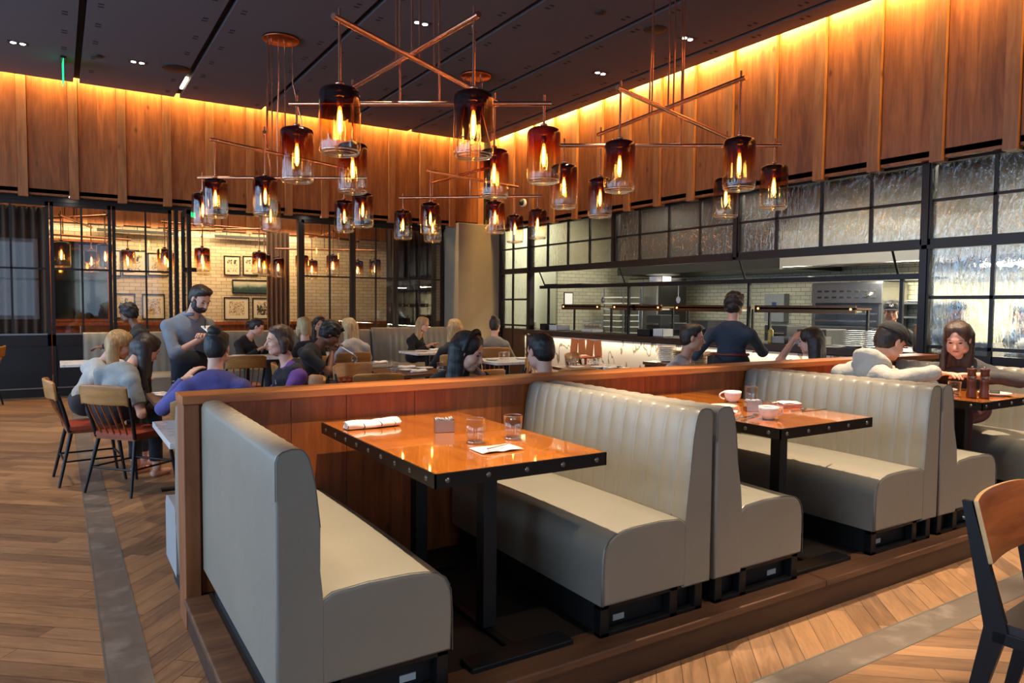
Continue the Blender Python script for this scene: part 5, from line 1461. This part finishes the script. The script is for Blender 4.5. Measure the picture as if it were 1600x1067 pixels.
    if legs: field_obj(Tr, 'trousers', CL[trousers], body, h*1.25, wob=.002, wscale=22)
    # face details
    def small(name, prims, mat):
        b = MB()
        for c, r in prims: b.ell(tuple(Hd(*c)), r, 10, 6, Matrix(HR3.tolist()))
        return b.build(name, mat, body)
    for y in (-1, 1):
        small('eye', [((.083,y*.031,-.003), (.008,.0135,.0055))], M['eyewhite' if hpitch < 8 else 'lash'])
        if hpitch < 8: small('iris', [((.0885,y*.031,-.003), (.0045,.0062,.0056))], M['lash'])
        small('eyebrow', [((.089,y*.033,.022), (.006,.019,.0035))], HR[hair])
    small('mouth', [((.0985,0,-.0655), (.006,.021,.0055))], M['lip'])
    # hair
    Ha = Field()
    down = np.linalg.inv(Rw) @ v3(0,0,-1)
    def hh_(c, r, k=.02): Ha.ell(Hd(*c), r, HR3, k=k)
    if style != 'bald':
        big = 1.0
        if style == 'curly': big = 1.16
        hh_((-.024,0,.036), (.101*big,.084*big,.093*big)); hh_((-.048,0,-.01), (.070*big,.076*big,.085*big))
        if style != 'curly':
            for y in (-1, 1): hh_((.020,y*.030,.088), (.046,.036,.026), .03)
        if style in ('short', 'curly'):
            hh_((.040,0,.100), (.05*big,.058*big,.024*big), .03)
        if style in ('long', 'longside', 'pony'):
            for y in (-1, 1): hh_((.0,y*.050,.045), (.068,.034,.062), .03)
        P0 = hc
        def strand(o0, o1, r0, r1, dn):
            p0 = hc+Hr @ v3(*o0); p1 = p0+(Hr @ v3(*o1)); Ha.cap(T(p0), T(p1+v3(0,0,-dn)), r0, r1, k=.03)
        if style == 'long':
            for y in (-.055, 0, .055): strand((-.065,y,.0), (-.03,y*.35,0), .052, .034, hairlen)
            for y in (-1, 1): strand((-.03,y*.066,.0), (-.01,y*.012,0), .026, .022, .26)
        if style == 'longside':
            for y in (-.05, 0, .05): strand((-.06,y,.0), (-.02,y*.3,0), .052, .034, .24)
            strand((-.01,-.070,.0), (.04,-.02,0), .024, .024, .24)
        if style == 'bob':
            for y in (-1, 1): strand((-.02,y*.07,-.02), (0,0,0), .034, .028, .07)
            strand((-.07,0,-.02), (0,0,0), .05, .045, .05)
        if style == 'bun': hh_((-.085,0,.115), (.045,.047,.042), .01)
        if style == 'lowbun': hh_((-.128,0,-.005), (.045,.05,.045), .012)
        if style == 'pony':
            hh_((-.11,0,.02), (.03,.03,.03)); strand((-.12,0,.01), (-.03,.02,0), .034, .018, .22)
        Ha.sub_ell(Hd(.128,0,-.042), (.102,.067,.108), HR3); Ha.sub_ell(Hd(.080,0,-.125), (.075,.072,.060), HR3)
        if style in ('short', 'bun', 'lowbun', 'pony', 'curly'):
            Ha.sub_half(Hd(-.02,0,-.075), Rw @ (-hup+hf*.25))
        field_obj(Ha, 'hair', HR[hair], body, h*.85, wob=.0012 if style != 'curly' else .006, wscale=60 if style != 'curly' else 55)
    ctx = dict(T=T, Hd=Hd, HR3=HR3, Hr=Hr, Rw=Rw, hc=hc, nb=nb, hip=hip, sp=sp, fwd=fwd, lat=lat, arms=arms, body=body, base=base, spR=spR, RB=RB, h=h, L=L, shoulders=shoulders)
    for e in extras: e(ctx)
    return ctx
CL = {k: cloth(n, srgb(*c)) for k, (n, c) in dict(black=('black_knit', (26,25,27)), darkcloth=('dark_trousers', (30,30,36)), grey=('grey_marl', (132,138,140)), server=('grey_work_shirt', (122,130,142)),
    purple=('purple_fleece', (84,80,140)), violet=('violet_sleeves', (92,52,128)), navy=('navy_work_shirt', (46,56,70)), hoodie=('light_grey_hoodie', (186,178,164)), charcoal=('charcoal_sweatshirt', (66,62,62)),
    palegrey=('pale_grey_tee', (176,170,162)), stone=('stone_grey_knit', (120,112,102)), chef=('chef_black', (24,25,28)), maroon=('maroon_trousers', (92,32,36)), blue=('faded_blue', (120,132,148)), apron=('navy_apron', (24,28,40)), vest=('black_padded_vest', (30,30,34))).items()}
# ------------------------------------------------ extras
def x_apron(c):
    T, hip = c['T'], c['hip']; f = Field()
    f.ell(T(hip+v3(.0,0,-.02)), (.135,.185,.13), k=.03); f.cap(T(hip+v3(.02,.09,-.05)), T(hip+v3(.03,.09,-.45)), .105, k=.06); f.cap(T(hip+v3(.02,-.09,-.05)), T(hip+v3(.03,-.09,-.45)), .105, k=.06)
    f.sub_half(T(hip+v3(0,0,.075)), (0,0,1)); field_obj(f, 'apron', CL['apron'], c['body'], c['h']*1.2)
def x_belt(c):
    T, hip = c['T'], c['hip']; b = MB()
    b.tube([T(hip+v3(.128*math.cos(a), .172*math.sin(a), .085)) for a in np.linspace(0, 2*PI, 24, endpoint=False)], .015, 6, True); b.build('belt', plain('red_brown_belt', srgb(110,44,36), .5), c['body'])
def x_collar(c):
    T = c['T']; nb = c['nb']; b = MB()
    pts = [T(nb+c['sp']*(.02+.012*math.cos(a))+c['fwd']*(.072*math.cos(a)+.005)+c['lat']*.072*math.sin(a)) for a in np.linspace(.35, 2*PI-.35, 20)]
    b.tube(pts, .017, 8); b.build('collar', CL['server'], c['body'])
    b = MB()
    for k in range(4): b.ell(tuple(T(nb-c['sp']*(.04+.075*k)+c['fwd']*(.095+.004*k))), (.006,.006,.006), 8, 5)
    b.build('buttons', M['blackmatte'], c['body'])
    b = MB(); n = c['nb']; sp = c['sp']; fw = c['fwd']
    b.tube([T(n-sp*t+fw*(.078+.02*min(1, t/.12))) for t in np.linspace(.02, .40, 10)], .013, 6); b.build('placket', CL['server'], c['body'])
def x_beard(c):
    f = Field(); Hd = c['Hd']
    f.ell(Hd(.038,0,-.080), (.064,.067,.054), c['HR3'], k=.02)
    for y in (-1, 1): f.ell(Hd(.018,y*.062,-.045), (.030,.016,.05), c['HR3'], k=.03)
    f.ell(Hd(.098,0,-.054), (.012,.026,.006), c['HR3'], k=.01)
    f.sub_ell(Hd(.105,0,-.0675), (.012,.016,.006), c['HR3']); f.sub_half(Hd(.09,0,-.045), c['Rw'] @ (c['Hr'] @ v3(.55,0,1)))
    field_obj(f, 'beard', HR['dark'], c['body'], .005, wob=.0015, wscale=90)
def x_cap(back=False, mark=None, col='black'):
    def f_(c):
        Hd = c['Hd']; f = Field(); s = -1 if back else 1
        f.ell(Hd(-.012,0,.048), (.115,.094,.092), c['HR3'], k=.02); f.sub_half(Hd(0,0,.035), c['Rw'] @ (c['Hr'] @ v3(-.12 if not back else -.12,0,-1)))
        o = field_obj(f, 'cap', CL[col], c['body'], c['h']*.8)
        b = MB(); n = 15
        R3 = Matrix(c['HR3'].tolist())
        def P(i, j):
            u = i/(n-1)*2-1; t = j/5
            x = s*(.075*math.sqrt(max(0, 1-(u*.9)**2))+.085*t*(1-.35*u*u)); y = u*.082; z = .046-.012*t-.02*u*u
            return tuple(Hd(x+(-.0 if not back else -.012), y, z))
        b.grid(P, n, 6); b.build('brim', CL[col], o, solid=.006)
        b = MB()
        if mark == 'ram':
            b.ell(tuple(Hd(.100,0,.078)), (.006,.012,.014), 10, 6, R3)
            for y in (-1, 1): b.tube([tuple(Hd(.098+.003*math.sin(t), y*(.010+.012*math.sin(t)), .088+.012*math.cos(t*1.2))) for t in np.linspace(0, 2.6, 7)], .0035, 5)
            b.build('emblem', M['paper'], o)
        elif mark == 'patch':
            b.obox(tuple(Hd(.092,.0,.085)), (.012,.055,.036), R3); b.build('patch', plain('dark_red_patch', srgb(92,34,38), .7), o)
    return f_
def x_headband(c):
    b = MB(); Hd = c['Hd']
    b.tube([tuple(Hd(.012+.012*math.cos(a), .096*math.cos(a), .035+.108*math.sin(a))) for a in np.linspace(-.25, PI+.25, 22)], .016, 8)
    b.build('headband', plain('black_velvet_band', srgb(14,13,15), .6), c['body'])
def x_hood(c):
    T = c['T']; nb = c['nb']; f = Field(); fw, la, sp = c['fwd'], c['lat'], c['sp']
    pts = [nb-fw*(.075+.045*math.cos(a)*-1)+la*.095*math.sin(a)+sp*(.035+.028*math.cos(a)) for a in np.linspace(-PI*.98, PI*.98, 12)]
    ring = [nb+fw*(-.035+.085*math.cos(a))+la*.095*math.sin(a)+sp*(.03-.035*math.cos(a)) for a in np.linspace(.5, 2*PI-.5, 12)]
    for a, b in zip(ring[:-1], ring[1:]): f.cap(T(a), T(b), .032, k=.03)
    f.ell(T(nb-fw*.088-sp*.01), (.042,.095,.075), c['RB'](c['spR']), k=.05); f.ell(T(nb-fw*.092-sp*.07), (.03,.06,.06), c['RB'](c['spR']), k=.05)
    field_obj(f, 'hood', CL['hoodie'], c['body'], c['h'], wob=.003, wscale=30)
def x_vest(c):
    T, sp, fw, la = c['T'], c['sp'], c['fwd'], c['lat']; f = Field(); L = c['L']; hip = c['hip']; R = c['RB'](c['spR'])
    f.ell(T(hip+sp*L*.30), (.125,.155,L*.36), R, k=.06); f.ell(T(hip+sp*L*.68), (.140,.172,L*.35), R, k=.06)
    f.cap(T(c['nb']-sp*.045+la*.12-fw*.03), T(c['nb']-sp*.045-la*.12-fw*.03), .062, k=.05); f.cap(T(c['nb']-fw*.06+la*.05), T(c['nb']-fw*.06-la*.05), .05, k=.05)
    f.sub_ell(T(c['nb']+sp*.05+fw*.06), (.08,.055,.065), R)
    o = field_obj(f, 'vest', CL['vest'], c['body'], c['h'], wob=.005, wscale=34)
    b = MB(); b.obox(tuple(T(hip+sp*L*.70+fw*.128+la*.06)), (.006,.05,.035), Matrix(R.tolist())); b.build('badge', M['paper'], o)
def wpt(px, py, d):
    """world point at a pixel of the photograph and a depth in front of the camera"""
    return Vector((0,0,1.5))+((px-800)/f_px0*RT-(py-533.5)/f_px0*UP+FW)*d
w_ = person('standing waiter in a grey shirt and dark apron writing on a small pad', wpt(313,466,6.9), -68, standing=True, lean=4, hpitch=30, hyaw=10, hair='dark', style='short', shirt='server', sleeve='rolled', lh=(.30,.0,1.17), rh=(.27,-.05,1.16), shoulders=.225, h=.006, extras=[x_apron, x_collar, x_beard], curl=.7, size=1.04)
def held(c, loc, mb, name, label, cat, mat, rz=0):
    p = c['base']+c['Rw'] @ v3(*loc); return one(mb, name, label, cat, mat, loc=p.tolist(), rot=(.5, 0, rz))
b = MB(); b.box(-.05, .05, -.075, .075, -.006, .006); held(w_, (.385,-.02,1.245), b, 'order_pad', 'white order pad in the waiter\'s hands', 'pad', M['paper'], .5)
b = MB(); b.cyl((0,0,0),(.0,.05,.12),.005); held(w_, (.36,-.06,1.22), b, 'pen', 'pen in the waiter\'s writing hand', 'pen', M['blackmatte'])
person('woman in a charcoal sweatshirt looking down at the booth table with pepper mills', wpt(1496,540,5.4), 186, seat=.615, lean=13, hpitch=22, hyaw=10, hair='brown', style='longside', shirt='charcoal', lh=(.31,.20,1.02), rh=(.36,-.04,1.02), floor=.152, kneel=.33, elbow=(-.3,1.0,-.1), trousers='maroon', h=.006, shoulders=.20)
person('man in a pale grey hooded sweatshirt and dark cap, seen from behind', wpt(1392,533,5.105), -8, seat=.615, lean=19, hpitch=26, hyaw=-12, hair='dark', style='short', shirt='hoodie', lh=(.44,.08,1.04), rh=(.42,-.14,1.04), floor=.152, elbow=(-.3,1.0,.2), shoulders=.215, h=.006, extras=[x_cap(False, 'patch'), x_hood], hunch=.06, kneel=.385)
person('long dark-haired woman in a grey tee leaning over, back turned, on the spindle chair', wpt(229,556,6.12), 36, lean=27, side=-10, hpitch=30, hyaw=-10, hair='dark', style='long', shirt='grey', sleeve='short', lh=(.36,.15,.80), rh=(.18,-.14,.60), h=.006, size=.97, hunch=.06, kneel=.36, hairlen=.36)
person('blonde woman leaning towards her dark-haired neighbour, back turned', wpt(188,557,6.45), 8, lean=24, side=-12, hpitch=24, hyaw=-10, hair='blond', style='long', shirt='palegrey', lh=(.36,.13,.80), rh=(.34,-.1,.80), h=.007, size=.95, hairlen=.40)
person('person with a dark top bun in a purple fleece, back turned above the partition', wpt(340,560,5.3), 78, lean=16, hpitch=10, hyaw=-18, hair='black', style='bun', shirt='purple', lh=(.30,.22,.93), rh=(.34,-.12,.80), shoulders=.20, h=.006, kneel=.34)
person('brown-haired woman in a black vest over violet sleeves, in profile', wpt(436,531,5.95), 176, lean=8, hpitch=4, hyaw=4, hair='brown', style='bob', shirt='violet', lh=(.36,.12,.80), rh=(.36,-.10,.80), shoulders=.195, h=.006, extras=[x_vest])
person('man in a black tee with short curly hair reading his phone, in profile', wpt(517,521,7.85), -12, lean=22, hpitch=34, hyaw=0, skin='brown', hair='black', style='curly', shirt='black', sleeve='short', lh=(.34,.03,.98), rh=(.32,-.06,.98), shoulders=.215, h=.006, size=1.03, curl=.6, hunch=.07, kneel=.34)
b = MB(); b.box(-.04, .04, -.075, .075, -.005, .005); q = wpt(545,549,7.7); one(b, 'phone', 'pale phone held by the man in the black tee', 'phone', M['paper'], loc=q, rot=(.5,.3,.9))
person('woman in black with tied-back hair looking down at the long banquette', wpt(402,528,11.0), -40, seat=.49, lean=16, hpitch=26, hyaw=20, hair='dark', style='lowbun', shirt='black', h=.008, size=1.04)
person('short-haired blonde in a black coat, back turned', wpt(474,511,9.0), 95, lean=6, hpitch=4, hair='pale', style='bob', shirt='black', h=.008, size=1.05, extras=[])
person('person facing out, half hidden between the blonde and the man in the black tee', wpt(499,520,11.7), -95, seat=.49, lean=8, hpitch=12, hair='dark', style='long', shirt='black', skin='mid', h=.009)
person('woman with long blonde hair in a pale tee, back turned', wpt(545,516,10.1), 95, lean=10, hpitch=8, hyaw=10, hair='pale', style='long', shirt='palegrey', sleeve='short', h=.008, size=1.05)
person('fair-haired woman in black at the far banquette, in profile', wpt(661,526,12.3), -50, seat=.49, lean=14, hpitch=12, hair='blond', style='long', shirt='black', h=.008)
person('woman with long light brown hair in black, back turned, left of the headband', wpt(710,519,9.6), 70, lean=6, hpitch=6, hair='blond', style='long', shirt='black', h=.008, size=1.05)
person('woman with a black headband looking down over the partition', wpt(731,548,4.7), -78, seat=.49, lean=20, hpitch=20, hyaw=32, hair='black', style='long', hairlen=.24, shirt='black', lh=(.22,.20,1.03), rh=(.22,-.18,.9), h=.005, extras=[x_headband], legs=False, curl=.6)
person('person with a dark bun in a stone grey top, back turned before the column', wpt(773,516,11.2), 60, lean=8, hpitch=6, hyaw=-10, hair='dark', style='bun', shirt='stone', h=.008, size=1.06)
person('dark head of someone sitting with their back against the partition', wpt(843,604,5.0), 95, seat=.50, lean=-4, hpitch=14, hair='black', style='short', shirt='black', h=.007, lh=(.3,.1,.72), rh=(.3,-.1,.72), size=.9, legs=False)
person('man in a pale grey tee sitting before the counter, looking aside', wpt(1082,527,6.75), -65, lean=4, hpitch=6, hyaw=22, hair='dark', style='short', shirt='palegrey', sleeve='short', shoulders=.21, h=.006, skin='mid', lh=(.25,.15,.80), rh=(.25,-.15,.80))
person('waiter in a dark navy shirt standing at the pass, back turned', wpt(1148,476,7.5), 28, standing=True, lean=3, hpitch=4, hyaw=-8, hair='dark', style='curly', shirt='navy', sleeve='rolled', lh=(.2,.28,1.0), rh=(.42,-.22,1.04), shoulders=.215, h=.007, extras=[x_belt])
person('dark-haired woman raising a hand to her face, before the lit counter', wpt(1266,551,6.75), 84, seat=.50, lean=0, hpitch=8, hyaw=20, hair='dark', style='long', shirt='palegrey', sleeve='short', lh=(.20,.10,1.19), rh=(.2,-.2,.85), h=.007)
person('chef in a black cap with a white emblem facing out from the kitchen', wpt(1393,486,9.2), -152, standing=True, lean=2, hpitch=8, hair='dark', style='short', shirt='chef', sleeve='short', lh=(.16,.22,1.0), rh=(.16,-.22,1.0), shoulders=.21, h=.007, skin='mid', extras=[x_cap(False, 'ram')])
person('kitchen worker in dark blue behind the rippled glass', wpt(1495,488,8.35), -130, standing=True, lean=6, hpitch=20, hair='black', style='short', shirt='blue', h=.010, skin='mid')
person('kitchen worker at the frame edge behind the rippled glass', wpt(1598,492,8.6), -170, standing=True, lean=8, hpitch=20, hair='black', style='short', shirt='blue', h=.010, skin='mid')
person('dark-clothed server bending over a table by the glass doors', wpt(200,489,9.7), 165, standing=True, lean=18, hpitch=14, hyaw=-20, skin='brown', hair='black', style='curly', shirt='black', lh=(.52,.12,.90), rh=(.50,-.12,.92), h=.008, size=.92)

for nm, a, lab in (('person with a dark top bun', None, None), ('man in a black tee', -12, 'chair under the man in the black tee'), ('short-haired blonde', 95, 'chair under the short-haired blonde in the black coat'), ('woman with long light brown hair', 70, 'chair under the woman left of the headband'), ('person with a dark bun in a stone', 60, 'chair under the person in the stone grey top'), ('man in a pale grey tee', -65, 'chair under the man in the pale grey tee')):
    for o in list(C.objects):
        if a is not None and o.parent is None and o.get('label', '').startswith(nm):
            dup(ch0, (o.location.x+.03*math.cos(math.radians(a)), o.location.y+.03*math.sin(math.radians(a)), 0), math.radians(a-90), lab)
# ================================================================ camera
cam = bpy.data.cameras.new('camera'); co = bpy.data.objects.new('camera', cam); C.objects.link(co)
f_px, pitch, roll, yaw = 1125.44, .05010799, .00816480, .56262757
fw = Vector((math.sin(yaw), math.cos(yaw), 0)); rt = Vector((math.cos(yaw), -math.sin(yaw), 0)); up = Vector((0,0,1))
fw2 = fw*math.cos(pitch)-up*math.sin(pitch); up2 = up*math.cos(pitch)+fw*math.sin(pitch)
rt3 = rt*math.cos(roll)+up2*math.sin(roll); up3 = up2*math.cos(roll)-rt*math.sin(roll)
Mx = Matrix((rt3, up3, -fw2)).transposed().to_4x4(); Mx.translation = (0, 0, 1.5)
co.matrix_world = Mx
cam.sensor_width = 36; cam.sensor_fit = 'HORIZONTAL'; cam.lens = f_px/1600*36; cam.clip_start = .05
sc = bpy.context.scene; sc.camera = co
vs = sc.view_settings; vs.view_transform = 'Standard'; vs.look = 'None'; vs.gamma = 1; vs.use_curve_mapping = False; vs.exposure = .5
sc.cycles.caustics_reflective = False; sc.cycles.caustics_refractive = False
sc.cycles.max_bounces = 10; sc.cycles.diffuse_bounces = 3; sc.cycles.glossy_bounces = 4; sc.cycles.transmission_bounces = 8; sc.cycles.transparent_max_bounces = 24
sc.cycles.sample_clamp_indirect = 8.0; sc.cycles.use_denoising = True
w = bpy.data.worlds.new('world'); sc.world = w; w.use_nodes = True
w.node_tree.nodes['Background'].inputs[0].default_value = (.55, .7, 1, 1); w.node_tree.nodes['Background'].inputs[1].default_value = .6

# ================================================================ lights
def area(name, loc, size, power, col, rot=(0,0,0), spread=PI):
    l = bpy.data.lights.new(name, 'AREA'); l.shape = 'RECTANGLE'; l.size, l.size_y = size; l.energy = power; l.color = col; l.spread = spread
    o = bpy.data.objects.new(name, l); C.objects.link(o); o.location = loc; o.rotation_euler = rot; return o
def spot(name, loc, tgt, power, col, ang=50, blend=.4, r=.03):
    l = bpy.data.lights.new(name, 'SPOT'); l.energy = power; l.color = col; l.spot_size = math.radians(ang); l.spot_blend = blend; l.shadow_soft_size = r
    o = bpy.data.objects.new(name, l); C.objects.link(o); o.location = loc
    o.rotation_euler = (Vector(tgt)-Vector(loc)).to_track_quat('-Z', 'Y').to_euler(); return o
DAY = (.46, .69, 1.0)
for a, b in ((-1.5, 1.5), (2.2, 5.2), (5.9, 8.9), (9.6, 12.6)):
    area('daylight', (XL-.06, (a+b)/2, 2.35), (3.2, 2.9), 145, DAY, (0, -PI/2, 0))
# warm strips hidden in the ceiling coves
WARM = (1.0, .60, .18)
area('cove_strip', (XR-.115, 5.2, CEIL+.12), (.03, 15.6), 430, WARM, (0, math.radians(-24), 0))
area('cove_strip', (1.3, YB-.10, CEIL+.14), (12.4, .03), 250, WARM, (math.radians(10), 0, 0))
TUNG = (1.0, .80, .56)
for q in ((1.45, 2.8), (3.30, 2.8), (5.25, 2.8)):
    spot('booth_downlight', (q[0], q[1], CEIL-.03), (q[0]+.10, q[1]-.05, 0), 1150, TUNG, 33, .4, .02)
for q in ((1.1, 6.9), (2.2, 5.6), (3.4, 7.4), (4.6, 5.2), (5.4, 8.2), (4.2, 9.6), (1.2, 10), (6.3, 6.4), (6.3, 9.8)):
    spot('downlight', (q[0], q[1], CEIL-.03), (q[0], q[1], 0), 260, TUNG, 50, .8, .03)
for q in ((-.9, 3.2), (-1.2, 6.2), (-.9, 9.0), (4.2, .8), (2.9, .3), (6.2, .9), (-.3, 11.3)):
    spot('downlight', (q[0], q[1], CEIL-.03), (q[0], q[1], 0), 310, TUNG, 58, .8, .03)
# kitchen
for y, pw in ((1, 100), (3.6, 110), (6.2, 100), (8.8, 55), (11.2, 50), (12.75, 40)):
    area('kitchen_panel_light', (8.7, y, 3.45), (.5, .7), pw, (1.0, .95, .80))
for y, pw in ((2.6, 95), (4.4, 110), (6.2, 90), (8.8, 10), (10.8, 14)):
    area('hood_fill_light', (10.6, y, 2.10), (.5, .9), pw, (1.0, .93, .74))  # added area lights under the hood, without fixtures, to brighten the tiled wall
area('counter_strip', (7.80, 8.0, .945), (.03, 8.0), 42, (1.0, .86, .58), (0, math.radians(35), 0))
# private room
area('private_room_light', (2, 15.6, 4.3), (8, 1.2), 110, (1.0, .74, .44))
area('picture_light', (2.2, 17.0, 3.08), (6.5, .1), 60, (1.0, .74, .42), (math.radians(35), 0, 0))

for a, b in ((-3.5, -.5), (.5, 3.5), (4.5, 7.2)):
    area('front_daylight', ((a+b)/2, YF+.05, 2.3), (2.6, 2.6), 16, DAY, (PI/2, 0, 0))
for q in ((1.9, .2), (4.6, .5), (6.6, .6)):
    spot('aisle_downlight', (q[0], q[1], CEIL-.03), (q[0]-.1, q[1]+.9, 0), 170, TUNG, 56, .8, .05)
